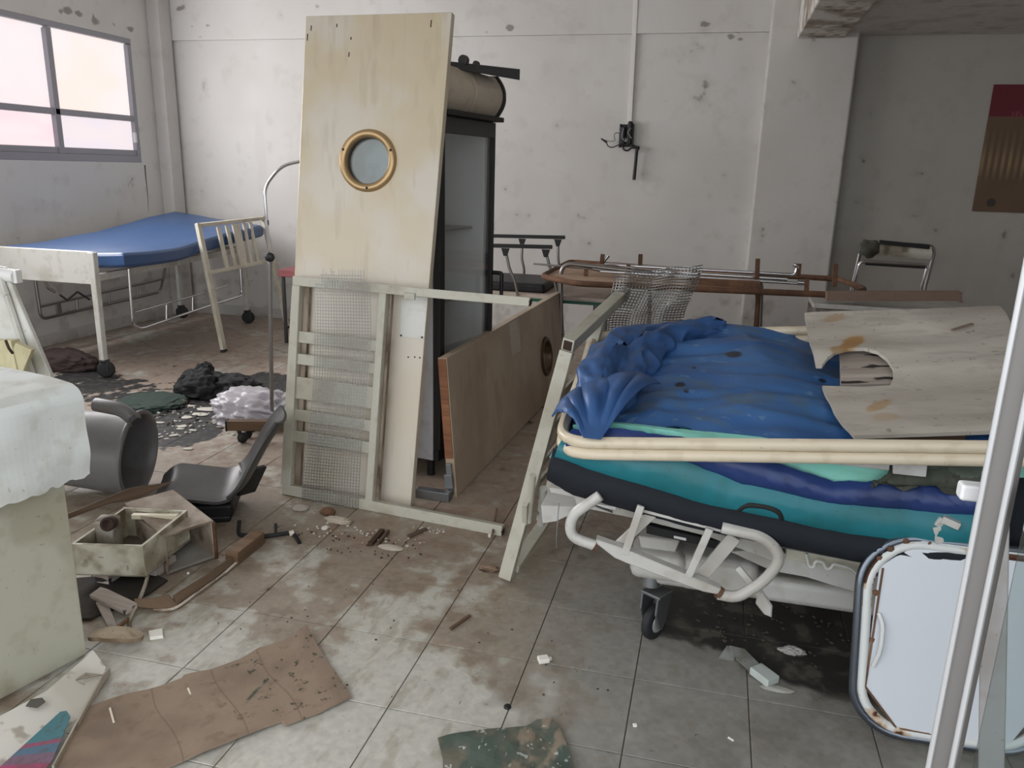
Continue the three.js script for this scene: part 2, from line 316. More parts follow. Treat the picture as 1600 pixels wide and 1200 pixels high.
const uvNear = (x, z) => [(x - NX0) / (NX1 - NX0), (z - NZ0) / (NZ1 - NZ0)], uvFar = (x, z) => [(x - XL) / (XR - XL), (z + 1.1) / -6.1];
for (let i = -4; i < 9; i++) for (let j = -2; j < 5; j++) {
  const g = tileG(TX + i * TS, TX + (i + 1) * TS, TZ - j * TS, TZ - (j + 1) * TS, 0.0034, uvNear);
  part('tile', g, floorNear, floor, { keepUV: true });
}
const rest = [];
for (let i = -12; i < 15; i++) for (let j = -2; j < 16; j++) {
  if (i >= -4 && i < 9 && j < 5) continue;
  rest.push(tileG(Math.max(TX + i * TS, XL), Math.min(TX + (i + 1) * TS, XR), TZ - j * TS, Math.max(TZ - (j + 1) * TS, -7.18), 0.002, uvFar));
}
part('distant_tiles', rest, floorFar, floor, { keepUV: true, kind: 'stuff' });
struct('pavement', boxG(14, 0.2, 6, [-1, -0.13, 2.7], 0.01), std(C(150, 148, 142), 0.9, 0, { map: grimeMap }));

// painted plaster, scuffed and spotted; uv runs along the wall in metres over eight by four
const SPOT = [];
const spots = (list, u) => { for (const [p, r] of list) SPOT.push([u(p), p[1], r]); };
spots([[[-5.018,2.872,-7.02], .03], [[-4.888,2.72,-7.02], .035], [[-4.717,2.729,-7.02], .06], [[-4.624,2.617,-7.02], .05], [[-4.814,2.631,-7.02], .05], [[-1.827,2.662,-7.02], .05], [[-2.018,2.629,-7.02], .05], [[-1.92,2.577,-7.02], .05], [[-0.207,2.665,-7.02], .03], [[0.042,2.6,-7.02], .02], [[0.056,2.553,-7.02], .04], [[-0.015,2.577,-7.02], .05], [[-3.606,2.859,-7.02], .1], [[-4.354,2.928,-7.02], .08]], p => p[0] + 5.3);
spots([[[-5.26,2.645,-5.79], .06], [[-5.26,2.656,-5.878], .07], [[-5.26,2.657,-5.995], .06], [[-5.26,2.628,-6.169], .1], [[-5.26,2.638,-6.382], .06], [[-5.26,2.636,-6.598], .07], [[-5.26,1.294,-6.049], .05], [[-5.26,2.694,-6.923], .05]], p => p[2] + 7.1 + 8);
const wallMap = tex(2048, 1024, (u, v) => {
  const x = u * 16, y = v * 4;
  const a = fbm(x * 1.3, y * 1.3, 4, 0, 201), b = fbm(x * 9, y * 9, 4, 0, 211), s = fbm(x * 5, y * 1.2, 4, 0, 221), e = noise2(x * 60, y * 60, 0, 231);
  let c = mix3([0.89, 0.885, 0.875], [0.83, 0.82, 0.805], sstep(0.35, 0.7, a) * 0.55);
  c = mix3(c, [0.74, 0.72, 0.69], sstep(0.56, 0.8, b) * 0.18 + sstep(0.6, 0.8, s) * 0.12);
  if (y < 0.5) c = mix3(c, [0.68, 0.65, 0.62], sstep(0.5, 0.75, b + (0.25 - y) * 0.3) * 0.4);
  let k = 0; for (const [sx, sy, r] of SPOT) { const dx = (x - sx) / r, dy = (y - sy) / (r * 0.6), q = dx * dx + dy * dy; if (q < 6) k = Math.max(k, Math.exp(-q)); }
  c = mix3(c, [0.28, 0.25, 0.23], sstep(0.5, 0.75, k * 0.7 + (b - 0.5) * 1.7) * 0.42);
  if (e > 0.992 && b > 0.5) c = mix3(c, [0.35, 0.32, 0.3], 0.5);
  return c;
});
const plaster = std(C(236, 235, 234), 0.8, 0, { map: wallMap, bumpMap: orangePeel, bumpScale: 0.0012 });
function wallUV(g, f) { g = g.index ? g.toNonIndexed() : g; const p = g.attributes.position; for (let i = 0; i < p.count; i++) { const q = f(p.getX(i), p.getY(i), p.getZ(i)); g.attributes.uv.setXY(i, q[0] / 16, q[1] / 4); } return g; }
const onBack = (x, y, z) => [x + 5.3 + (z - ZB), y], onLeft = (x, y, z) => [z + 7.1 + 8 + (x - XL), y], onSide = (x, y, z) => [z + 7.1 + 3, y];
const WY0 = 1.48, WY1 = 2.555, WZ0 = -6.585, WZ1 = -2.865;          // the window in the left wall
struct('wall_left', [boxG(0.2, WY0, 7.3, [XL - 0.1, WY0 / 2, -3.55], .001), boxG(0.2, YC - WY1, 7.3, [XL - 0.1, (YC + WY1) / 2, -3.55], .001), boxG(0.2, WY1 - WY0, 7.2 + WZ0, [XL - 0.1, (WY0 + WY1) / 2, (-7.2 + WZ0) / 2], .001), boxG(0.2, WY1 - WY0, 0.1 - WZ1, [XL - 0.1, (WY0 + WY1) / 2, (WZ1 + 0.1) / 2], .001)].map(g => wallUV(g, onLeft)), plaster, true);
struct('wall_back', wallUV(boxG(6.1, YC, 0.2, [XL + 3.05, YC / 2, ZB - 0.1], .001), onBack), plaster, true);
struct('trim_1', wallUV(boxG(0.29 - XL, YC - 2.601, 0.03, [(XL + 0.29) / 2, (YC + 2.601) / 2, ZB + 0.01], 0.006), onBack), plaster, true);
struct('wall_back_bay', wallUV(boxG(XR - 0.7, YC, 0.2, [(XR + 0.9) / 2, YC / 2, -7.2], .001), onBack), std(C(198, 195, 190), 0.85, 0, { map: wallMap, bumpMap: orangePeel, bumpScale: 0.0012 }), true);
struct('wall_right', wallUV(boxG(0.2, YC, 7.3, [XR + 0.1, YC / 2, -3.55], .001), onSide), plaster, true);
struct('wall_front', [boxG(0.42, YC, 0.16, [XL + 0.21, YC / 2, ZF + 0.2], .001), boxG(XR - 1.35, YC, 0.16, [(XR + 1.35) / 2, YC / 2, ZF + 0.2], .001), boxG(XR - XL, YC - 2.75, 0.16, [(XR + XL) / 2, (YC + 2.75) / 2, ZF + 0.2], .001)], plaster);
struct('ceiling', boxG(XR - XL + 0.4, 0.2, 7.0, [(XL + XR) / 2, YC + 0.1, -3.75], .001), plaster);
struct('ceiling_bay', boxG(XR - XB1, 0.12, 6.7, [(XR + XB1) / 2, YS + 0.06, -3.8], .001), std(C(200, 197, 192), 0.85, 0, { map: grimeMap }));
const column = std(C(230, 228, 226), 0.8, 0, { map: wallMap, bumpMap: orangePeel, bumpScale: 0.0012 });
struct('column_corner', wallUV(boxG(0.13, YC, 0.17, [XL + 0.065, YC / 2, -6.915], 0.008), onLeft), column, true);
struct('column_right', wallUV(boxG(0.66, YC, 0.2, [0.603, YC / 2, ZP - 0.1], 0.02), onBack), column, true);
struct('ceiling_beam', boxG(XB1 - XB0, YC - 2.535, 6.4, [(XB0 + XB1) / 2, (YC + 2.535) / 2, ZP + 3.21], 0.012), std(C(222, 219, 214), 0.8, 0, { map: stainMap, bumpMap: stainMap, bumpScale: 0.003 }));
struct('baseboard_left', boxG(0.012, 0.1, 6.4, [XL + 0.006, 0.05, -3.7], 0.003), painted(C(190, 188, 184)));
struct('baseboard_back', boxG(0.3 - XL, 0.1, 0.012, [(XL + 0.3) / 2, 0.05, ZB + 0.006], 0.003), painted(C(190, 188, 184)));
// a crack running down from the corner of the window sill
single('wall_crack', 'dark jagged crack in the plaster running down from the window corner', 'crack', sweepG([[-5.271,1.458,-6.622], [-5.271,1.376,-6.619], [-5.271,1.271,-6.622], [-5.271,1.14,-6.621], [-5.271,1.021,-6.614]].map(V), t => 0.008 * (1 - t * 0.75), 5), std(C(60, 56, 52), 0.9));

// window in the left wall: aluminium frame and frosted, sunlit panes
const aluminium = std(C(150, 149, 156), 0.45, 0.35);
const win = thing('window_1', null, null, [XL, WY0, (WZ0 + WZ1) / 2]); win.userData.kind = 'structure';
const wx = XL - 0.035, PW = (WZ1 - WZ0) / 4;
part('window_frame', [boxG(0.07, 0.06, WZ1 - WZ0, [wx, WY0 + 0.03, (WZ0 + WZ1) / 2]), boxG(0.07, 0.045, WZ1 - WZ0, [wx, WY1 - 0.022, (WZ0 + WZ1) / 2]), boxG(0.07, WY1 - WY0 - .1, 0.045, [wx, (WY0 + WY1) / 2, WZ0 + 0.022]), boxG(0.07, WY1 - WY0 - .1, 0.045, [wx, (WY0 + WY1) / 2, WZ1 - 0.022])], aluminium, win);
for (let i = 1; i < 4; i++) part('mullion', [boxG(0.06, WY1 - WY0 - 0.1, 0.05, [wx, (WY0 + WY1) / 2, WZ0 + i * PW]), boxG(0.075, WY1 - WY0 - 0.12, 0.012, [wx, (WY0 + WY1) / 2, WZ0 + i * PW + 0.032])], aluminium, win);
part('transom', boxG(0.06, 0.05, WZ1 - WZ0 - .08, [wx, 1.868, (WZ0 + WZ1) / 2]), aluminium, win);
for (let i = 0; i < 4; i++) part('sliding_sash', [boxG(0.03, 0.05, PW - 0.05, [wx + 0.01, WY0 + 0.085, WZ0 + (i + 0.5) * PW])], aluminium, win);
part('window_latch', boxG(0.03, 0.09, 0.022, [-5.25,1.701,-6.501]), std(C(225, 225, 225), 0.4), win);
const paneGlow = (a, b, seed, spread) => tex(128, 128, (u, v) => mix3(a, b, sstep(0.35, 0.7, fbm(u * spread, v * spread, 3, 0, seed))));
const PANES = [[[0.93, 0.895, 0.895], [0.965, 0.885, 0.85], 2.2], [[0.925, 0.89, 0.90], [0.95, 0.87, 0.87], 1.5], [[0.9, 0.86, 0.89], [0.92, 0.87, 0.88], 2], [[0.94, 0.875, 0.89], [0.95, 0.85, 0.87], 2]].map(([a, b, s], i) => {
  const m = paneGlow(a, b, 300 + i * 11, s);
  return new THREE.MeshStandardMaterial({ color: C(120, 120, 120), roughness: 0.5, emissive: 0xffffff, emissiveMap: m, emissiveIntensity: 1.12 });
});
for (let i = 0; i < 4; i++) for (const low of [0, 1]) {
  const y0 = low ? WY0 + 0.1 : 1.893, y1 = low ? 1.843 : WY1 - 0.045;
  const g = boxG(0.006, y1 - y0, PW - 0.05, [wx - 0.01, (y0 + y1) / 2, WZ0 + (i + 0.5) * PW], 0.001);
  part('window_pane', wallUV(g, (x, y, z) => [(z - WZ0) / PW * 16 % 16, (y - y0) / (y1 - y0) * 4]), PANES[(i % 2) + low * 2], win, { keepUV: true });
}

// glazed aluminium door at the right, standing ajar
const silver = std(C(196, 197, 199), 0.35, 0.35), silverDark = std(C(118, 115, 113), 0.45, 0.2);
const door = thing('door_1', null, null, [0.235, 0, -0.7]); door.userData.kind = 'structure';
const dv = [0.86, 0, 0.51], dn = [-0.51, 0, 0.86];                   // along the leaf and out of it
const dp = (a, y, o = 0) => [0.237 + dv[0] * a + dn[0] * o, y, -0.7 + dv[2] * a + dn[2] * o];
part('stile', barG(dp(0.011, 0.02, -.005), dp(0.011, 2.4, -.005), 0.03, 0.021, dv), silverDark, door);
for (const a of [0.0025, 0.020]) part('stile_lip', barG(dp(a, 0.02, 0.01), dp(a, 2.4, 0.01), 0.008, 0.0045, dv), silver, door);
part('rail', [barG(dp(0.036, 1.245), dp(0.75, 1.245), 0.03, 0.035), barG(dp(0.036, 0.06), dp(0.75, 0.06), 0.03, 0.09), barG(dp(0.036, 2.36), dp(0.75, 2.36), 0.03, 0.06)], silver, door);
part('stile', barG(dp(0.77, 0.02), dp(0.77, 2.4), 0.036, 0.05, dv), silverDark, door);
for (const [y0, y1] of [[0.1, 1.23], [1.26, 2.34]]) part('glass_pane', plateG([dp(0.034, y0), dp(0.755, y0), dp(0.755, y1), dp(0.034, y1)], 0.005, dp(0.034, y0), dp(0.755, y0), dp(0.034, y1), 0), M.glass, door);
part('latch', boxG(0.021, 0.015, 0.016, [0.236,1.24,-0.72], 0.003), std(C(232, 232, 234), 0.35), door);

// ---------------------------------------------------------------- the tall cream door leaf with the porthole
const circle = (c, r, n = 40) => Array.from({ length: n }, (_, i) => [c[0] + r * Math.cos(i / n * 2 * Math.PI), c[1] + r * Math.sin(i / n * 2 * Math.PI)]);
const doorStain = tex(512, 1024, (u, v) => {             // yellowed lacquer: ochre drifts near the top, cleaner below
  const a = fbm(u * 3, v * 9, 4, 0, 401), b = fbm(u * 20, v * 12, 4, 0, 411), s = fbm(u * 26, v * 2, 3, 0, 421);
  let c = mix3([0.85, 0.83, 0.79], [0.83, 0.785, 0.685], sstep(0.32, 0.68, a) * (0.35 + 0.65 * sstep(0.35, 0.75, v)));
  c = mix3(c, [0.72, 0.67, 0.57], sstep(0.58, 0.8, b) * 0.25 + sstep(0.62, 0.85, s) * 0.15);
  return c;
});
const doorFace = std(C(250, 246, 242), 0.36, 0, { map: doorStain, bumpMap: orangePeel, bumpScale: 0.0005 });
{
  const bl = [-1.88,-0.031,-3.125], br = [-1.243,-0.015,-3.128], tl = [-1.848,2.137,-3.461], tr = [-1.166,2.14,-3.461];
  const t = thing('door_panel', 'tall cream swing door leaf with brass porthole leaning against the fridge', 'door', [(bl[0] + br[0]) / 2, 0, bl[2]]);
  const f = frameOf(bl, br, tl), hc = f.to([-1.522,1.524,-3.366]), P2 = [bl, br, tr, tl].map(f.to);
  const leaf = slabG(P2, 0.042, f.m, 0.002, [circle(hc, 0.118)]), lp = leaf.attributes.position, im = f.m.clone().invert(), lw = new THREE.Vector3();
  for (let i = 0; i < lp.count; i++) { lw.fromBufferAttribute(lp, i).applyMatrix4(im); leaf.attributes.uv.setXY(i, 0.01 + lw.x / 0.72 * 0.98, lw.y / 2.2); }
  part('leaf', leaf, doorFace, t, { keepUV: true });
  const at = (x, y, z) => new THREE.Vector3(x, y, z).applyMatrix4(f.m).toArray(), ax = new THREE.Vector3(0, 0, 1).transformDirection(f.m).toArray();
  const ring = part('porthole_ring', latheG([[0.101, -0.005], [0.101, 0.006], [0.108, 0.016], [0.122, 0.018], [0.133, 0.012], [0.137, 0]], at(hc[0], hc[1], 0.001), ax, 48), M.brass, t);
  part('porthole_sleeve', latheG([[0.115, -0.04], [0.104, -0.04], [0.104, 0.006], [0.115, 0.006]], at(hc[0], hc[1], 0), ax, 48), M.darkBrass, t);
  part('glass_pane', cylG(at(hc[0], hc[1], -0.024), at(hc[0], hc[1], -0.02), 0.105, 0.105, 40), M.glass, t);
  for (const a of [0.35, 2.75, 4.75]) part('screw', cylG(at(hc[0] + 0.121 * Math.cos(a), hc[1] + 0.121 * Math.sin(a), 0.016), at(hc[0] + 0.121 * Math.cos(a), hc[1] + 0.121 * Math.sin(a), 0.0192), 0.006, 0.006, 10), M.tubeInside, ring);
  const pf = [[625, 463], [668, 463]]; void pf;
  const wp = [[-1.335,0.94,-3.276], [-1.208,0.954,-3.278], [-1.216,0.762,-3.248], [-1.332,0.765,-3.249]];
  const plate = part('push_plate', slabG(wp.map(f.to), 0.003, f.m.clone().multiply(new THREE.Matrix4().makeTranslation(0, 0, 0.003)), 0.001), std(C(214, 213, 208), 0.3, 0, { map: grimeMap }), t, { label: 'lighter rectangular plate screwed to the cream leaf' });
  for (const q of [[-1.326,0.771,-3.249], [-1.226,0.77,-3.249]]) { const e = f.to(q); part('screw', cylG(at(e[0], e[1], 0.003), at(e[0], e[1], 0.0046), 0.005, 0.005, 8), M.tubeInside, plate); }
  for (const q of [[-1.288,0.677,-3.235], [-1.257,0.68,-3.235], [-1.233,0.679,-3.235]]) { const e = f.to(q); part('screw_hole', cylG(at(e[0], e[1], -0.002), at(e[0], e[1], 0.0008), 0.004, 0.004, 8), M.tubeInside, t); }
  for (const [q, h] of [[[-1.821,2.086,-3.453], .022], [[-1.697,2.095,-3.455], .015], [[-1.258,2.095,-3.455], .03], [[-1.634,1.973,-3.436], .02], [[-1.627,2.04,-3.446], .012], [[-1.838,2.048,-3.447], .03]]) { const e = f.to(q); part('gouge', barG(at(e[0], e[1] - h / 2, 0), at(e[0] + 0.002, e[1] + h / 2, 0), 0.005, 0.0016, ax, 0.0005), M.tubeInside, t); }
}

// ---------------------------------------------------------------- pale green steel bed base standing on edge in front of it
{
  const q = (x, y) => x, z = 0.032; void q; void z;
  const t = thing('bed_base_frame', 'pale green steel bed base with cross slats standing upright before the cream door', 'bed frame', [-1.458,0,-3.039]);
  const o = [-1.867,0,-3.077], xr = [-0.762,0,-2.964], yt = [-1.84,1.009,-3.23], f = frameOf(o, xr, yt);
  const n = new THREE.Vector3(0, 0, 1).transformDirection(f.m).toArray(), g = (pts, d = 0.03, w = 0, m = M.paleGreen, name = 'slat') => part(name, slabG(pts.map(f.to), d, f.m.clone().multiply(new THREE.Matrix4().makeTranslation(0, 0, w)), 0.002), m, t);
  g([[-1.844,1.011,-3.231], [-1.168,1.003,-3.16], [-0.709,1.001,-3.113], [-0.712,0.965,-3.108], [-1.166,0.966,-3.154], [-1.842,0.969,-3.224]], 0.034, 0.001, M.paleGreen, 'top_rail');
  g([[-1.869,0.052,-3.085], [-0.765,0.044,-2.971], [-0.768,-0.001,-2.964], [-1.867,0.003,-3.078]], 0.034, 0.001, M.paleGreen, 'bottom_rail');
  g([[-1.846,0.968,-3.224], [-1.805,0.969,-3.22], [-1.823,0.05,-3.08], [-1.876,0.047,-3.085]], 0.034, 0, M.paleGreen, 'upright');
  g([[-1.4,0.97,-3.179], [-1.365,0.967,-3.175], [-1.39,0.042,-3.035], [-1.426,0.042,-3.038]], 0.034, 0, M.paleGreen, 'upright');
  g([[-1.801,0.966,-3.219], [-1.774,0.965,-3.216], [-1.792,0.052,-3.077], [-1.82,0.05,-3.08]], 0.022, -0.03, M.flange, 'upright_flange');
  g([[-1.365,0.967,-3.175], [-1.352,0.965,-3.173], [-1.374,0.042,-3.033], [-1.39,0.042,-3.035]], 0.022, -0.03, M.flange, 'upright_flange');
  const slats = [[[467, 517], [588, 532], [587, 550], [466, 535]], [[465, 552], [586, 568], [584, 585], [464, 569]], [[462, 588], [583, 605], [579, 639], [460, 622]], [[459, 639], [578, 657], [577, 675], [458, 656]], [[457, 672], [576, 691], [575, 709], [456, 689]]];
  const S = [[[-1.815,0.765,-3.202], [-1.401,0.76,-3.159], [-1.402,0.71,-3.151], [-1.816,0.712,-3.194]], [[-1.818,0.662,-3.186], [-1.403,0.659,-3.143], [-1.407,0.611,-3.136], [-1.819,0.613,-3.179]], [[-1.824,0.556,-3.171], [-1.407,0.554,-3.128], [-1.415,0.456,-3.113], [-1.828,0.455,-3.155]], [[-1.829,0.405,-3.148], [-1.416,0.405,-3.106], [-1.417,0.353,-3.098], [-1.831,0.354,-3.14]], [[-1.833,0.306,-3.133], [-1.418,0.307,-3.091], [-1.419,0.254,-3.083], [-1.834,0.255,-3.125]]]; void slats;
  for (const s of S) g(s, 0.018, -0.012);
  part('tube_end', barG([-0.717,0.98,-3.128], [-0.706,0.979,-3.127], 0.026, 0.03, yt), M.tubeInside, t);
  part('tube_end', barG([-0.773,0.013,-2.984], [-0.762,0.012,-2.983], 0.026, 0.03, yt), M.tubeInside, t);
  part('hinge_lug', boxG(0.05, 0.03, 0.012, [-1.248,0.966,-3.157], 0.003), M.paleGreen, t);
}
// welded wire mesh: two sets of wires
function meshPanel(name, label, base, tl, tr, bl, br, nu, nv, bend, skip, r = 0.0013) {
  const t = thing(name, label, 'wire mesh', base);
  const P = (u, v) => { const a = mid(tl, tr, u), b = mid(bl, br, u), p = mid(a, b, v), k = bend(u, v); return new THREE.Vector3(p[0] + k[0], p[1] + k[1], p[2] + k[2]); };
  const A = [], B = [];
  for (let i = 0; i <= nu; i++) { const u = i / nu, v0 = skip ? skip(u) : 0, pts = []; for (let k = 0; k <= 30; k++) pts.push(P(u, lerp(v0, 1, k / 30))); A.push(sweepG(pts, r, 5)); }
  for (let j = 0; j <= nv; j++) { const v = j / nv, pts = []; for (let k = 0; k <= 16; k++) { const u = k / 16; if (skip && v < skip(u) - 1e-6) { if (pts.length > 1) break; pts.length = 0; continue; } const q = P(u, v); pts.push(q.add(new THREE.Vector3(0, 0, 0.002))); } if (pts.length > 1) B.push(sweepG(pts, r, 5)); }
  part('long_wires', A, M.wire, t, { kind: 'stuff' }); part('cross_wires', B, M.wire, t, { kind: 'stuff' });
  return t;
}
meshPanel('wire_mesh_panel', 'narrow strip of bright welded wire mesh hanging over the pale green bed base', [-1.545,0,-2.94], [-1.688,1.064,-3.192], [-1.419,1.076,-3.167], [-1.736,-0.022,-3.048], [-1.447,-0.006,-3.021], 20, 76,
  (u, v) => { const k = 0.035 * Math.pow(1 - v, 3) + 0.008 * Math.sin(v * 9 + u * 2); return [0.01 * Math.sin(v * 5), 0, k]; }, u => (u < 0.1 ? 0.06 : u > 0.9 ? 0.05 : u < 0.45 ? 0.012 * ((u * 20 | 0) % 3) : 0.004));

// ---------------------------------------------------------------- display fridge behind the door
{
  const c = [-1.222, 0, -3.465], fr = [0.16, 0, -0.987], sd = [-0.987, 0, -0.16];      // corner nearest the camera, along its front, along its side
  const fx = (a, y, b = 0) => [c[0] + fr[0] * a + sd[0] * b, y, c[2] + fr[2] * a + sd[2] * b], W = 0.585, D = 0.52, out = [0.987, 0, 0.16];
  const t = thing('display_fridge', 'black glass-door display fridge with cream light box, turned sideways behind the door', 'fridge', fx(W / 2, 0, D / 2));
  const side = std(C(178, 180, 186), 0.5, 0, { map: grimeMap });
  const panel = (a0, a1, b0, b1, y0, y1) => { const m = basis(fx((a0 + a1) / 2, (y0 + y1) / 2, (b0 + b1) / 2), fr, [0, 1, 0]); const g = new RoundedBoxGeometry(Math.abs(a1 - a0), y1 - y0, Math.abs(b1 - b0), 1, 0.003); g.applyMatrix4(m); return g; };
  const body = part('cabinet', [panel(0, 0.03, 0.035, D, 0.1, 1.73), panel(W - 0.03, W, 0.035, D, 0.1, 1.73), panel(0, W, D - 0.03, D, 0.1, 1.73), panel(0, W, 0.035, D, 0.1, 0.16), panel(0, W, 0.035, D, 1.69, 1.73)], side, t);
  part('liner', [panel(0.031, 0.034, 0.04, D - 0.03, 0.16, 1.69), panel(W - 0.034, W - 0.031, 0.04, D - 0.03, 0.16, 1.69), panel(0.034, W - 0.034, D - 0.036, D - 0.031, 0.16, 1.69)], std(C(236, 236, 236), 0.5), t);
  for (const y of [0.5, 0.85, 1.2]) part('shelf', panel(0.04, W - 0.04, 0.1, D - 0.06, y, y + 0.012), M.wire, t);
  const fz = panel;
  const dr = part('door_frame', [fz(0, 0.045, -0.005, 0.033, 0.16, 1.725), fz(W - 0.02, W, -0.005, 0.033, 0.16, 1.725), fz(0.04, W - 0.015, -0.005, 0.033, 0.16, 0.23)], M.black, t);
  part('door_head', fz(0.001, W - .002, -0.006, 0.034, 1.655, 1.727), M.darkGrey, t);
  part('glass_pane', fz(0.042, W - 0.018, 0.008, 0.013, 0.22, 1.66), new THREE.MeshPhysicalMaterial({ color: C(252, 253, 253), roughness: 0.05, transmission: 1, thickness: 0, ior: 1.7 }), t);
  part('kick_panel', fz(0.0, W, 0.004, 0.034, 0.1, 0.158), M.black, t);
  part('door_handle', [tubeG([fx(W - 0.012, 0.975, -0.004), fx(W - 0.012, 0.975, -0.06), fx(W - 0.012, 0.835, -0.06), fx(W - 0.012, 0.835, -0.004)], 0.011, 0.012, 8)], M.black, t);
  for (const [a, b] of [[0.06, 0.08], [W - 0.06, 0.08], [0.06, D - 0.06], [W - 0.06, D - 0.06]]) part('foot', cylG(fx(a, 0, b), fx(a, 0.1, b), 0.02), M.black, t);
  // light box: two bowed cream panels between dark end caps
  const arc = n => Array.from({ length: n + 1 }, (_, i) => { const s = i / n; return [0.07 * Math.sin(Math.PI * (0.12 + 0.76 * s)) - 0.024, 1.755 + s * 0.185]; });
  const bow = (a0, a1, grow, m, name) => { const P = [...arc(12).map(([b, y]) => [b + grow, y + (y > 1.85 ? grow : -grow)]), [-0.16, 1.94 + grow], [-0.16, 1.755 - grow]]; return part(name, slabG(P.map(([b, y]) => [b, y]), a1 - a0, new THREE.Matrix4().makeBasis(V(out), new THREE.Vector3(0, 1, 0), V(out).cross(new THREE.Vector3(0, 1, 0))).setPosition(V(fx(a0, 0)).addScaledVector(V(out).cross(new THREE.Vector3(0, 1, 0)), V(out).cross(new THREE.Vector3(0, 1, 0)).dot(V(fr)) > 0 ? a1 - a0 : 0)), 0.002), m, t); };
  const cream = std(C(196, 184, 166), 0.45, 0, { map: grimeMap });
  bow(0, 0.27, 0, cream, 'light_box_panel'); bow(0.276, W - 0.012, 0, cream, 'light_box_panel');
  bow(W - 0.012, W + 0.012, 0.008, M.black, 'end_cap'); bow(0.27, 0.276, -0.004, M.black, 'seam');
  part('light_box_base', fz(0, W, -0.05, 0.16, 1.729, 1.752), M.black, t);
  // a bracket plate lying on top
  const b = thing('fan_bracket', 'dark grey metal bracket plate with two lugs lying on top of the fridge', 'bracket', fx(0.25, 1.95, 0.0));
  const pl = [fx(-0.02, 1.958, 0.08), fx(0.53, 1.972, -0.15), fx(0.56, 1.972, 0.1), fx(0.05, 1.958, 0.26)];
  part('plate', plateG(pl, 0.012, pl[0], pl[1], pl[3]), M.darkGrey, b);
  part('flange', plateG([pl[0], pl[1], add(pl[1], [0, -0.05, 0]), add(pl[0], [0, -0.02, 0])], 0.005, pl[0], pl[1], add(pl[0], [0, -1, 0])), M.darkGrey, b);
  for (const a of [0.2, 0.33]) part('lug', cylG(add(fx(a, 1.975, -0.01), [0, 0, 0]), add(fx(a + 0.02, 1.975, -0.01), [0, 0, 0]), a < 0.3 ? 0.024 : 0.015), M.darkGrey, b);
}

// ---------------------------------------------------------------- brown door leaf lying on its long edge
const brownDoor = tex(512, 512, (u, v) => {
  const a = fbm(u * 7, v * 2, 4, 0, 501), b = fbm(u * 30, v * 4, 4, 0, 511), s = sstep(0.025, 0, Math.abs(u - 0.17 - 0.03 * (v - .3))) * fbm(u * 30, v * 7, 2, 0, 521);
  let c = mix3([0.76, 0.70, 0.62], [0.69, 0.62, 0.54], sstep(0.35, 0.65, a));
  c = mix3(c, [0.57, 0.48, 0.39], sstep(0.55, 0.8, b) * 0.35 + s * 0.4);
  return c;
});
{
  const bl = [-1.074,0,-3.298], tl = [-1.144,0.661,-3.346], br = add(bl, [([-1,0,-4.816][0] - bl[0]) * 1.5, 0, ([-1,0,-4.816][2] - bl[2]) * 1.5]), f = frameOf(bl, br, tl), L = V(br).distanceTo(V(bl));
  const t = thing('door_panel', 'brown door leaf with dark porthole lying on its long edge beside the fridge', 'door', mid(bl, br));
  const y0 = f.to(tl)[1], hole = f.to([-1.023,0.306,-5.031]), P = [[0, 0], [L, 0.012], [L, y0 + 0.005], [f.to(tl)[0], y0]];
  const M2 = std(C(255, 255, 255), 0.42, 0, { map: brownDoor, bumpMap: orangePeel, bumpScale: 0.0004 });
  const leaf = slabG(P, 0.045, f.m, 0.002, [circle(hole, 0.112)]); const uvp = leaf.attributes.position, im = f.m.clone().invert(), w = new THREE.Vector3();
  for (let i = 0; i < uvp.count; i++) { w.fromBufferAttribute(uvp, i).applyMatrix4(im); leaf.attributes.uv.setXY(i, w.x / L, w.y / 0.7); }
  part('leaf', leaf, M2, t, { keepUV: true });
  const at = (x, y, z) => new THREE.Vector3(x, y, z).applyMatrix4(f.m).toArray(), ax = new THREE.Vector3(0, 0, 1).transformDirection(f.m).toArray();
  part('porthole_ring', latheG([[0.098, -0.04], [0.098, 0.006], [0.106, 0.014], [0.122, 0.014], [0.13, 0.008], [0.134, 0]], at(hole[0], hole[1], 0.001), ax, 48), M.darkBrass, t);
  part('glass_pane', cylG(at(hole[0], hole[1], -0.024), at(hole[0], hole[1], -0.02), 0.1, 0.1, 40), M.glass, t);
  part('end_lipping', barG(at(-0.004 + f.to(tl)[0] * 0.25, 0.19, -0.023), at(-0.003 + f.to(tl)[0], y0 - 0.004, -0.023), 0.04, 0.006, [0, 0, 1]), M.redWood, t);
  const pv = part('floor_pivot', [barG(at(-0.007, 0.015, -0.024), at(-0.005, 0.17, -0.024), 0.028, 0.012, [0, 0, 1]), barG(at(-0.014, 0.05, -0.026), at(-0.014, 0.12, -0.026), 0.04, 0.02, [0, 0, 1])], M.steel, t);
  part('bolt', cylG(at(-0.013, 0.03, -0.024), at(-0.024, 0.03, -0.024), 0.007), M.chrome, pv);
  const band = [0.44, 0.52].map(a => L * a); part('tape_mark', slabG([[band[0], y0 - 0.2], [band[1], y0 - 0.2], [band[1], y0 - 0.006], [band[0], y0 - 0.006]], 0.001, f.m.clone().multiply(new THREE.Matrix4().makeTranslation(0, 0, 0.0012)), 0), std(C(196, 188, 176), 0.35, 0, { map: grimeMap }), t);
}
single('floor_pivot_bar', 'grey square metal bar lying on the floor under the corner of the brown door', 'metal bar', barG(add([-1.258,0,-3.256], [0, 0.022, 0]), add([-1.089,0,-3.247], [0, 0.022, 0]), 0.045, 0.044), M.steel);

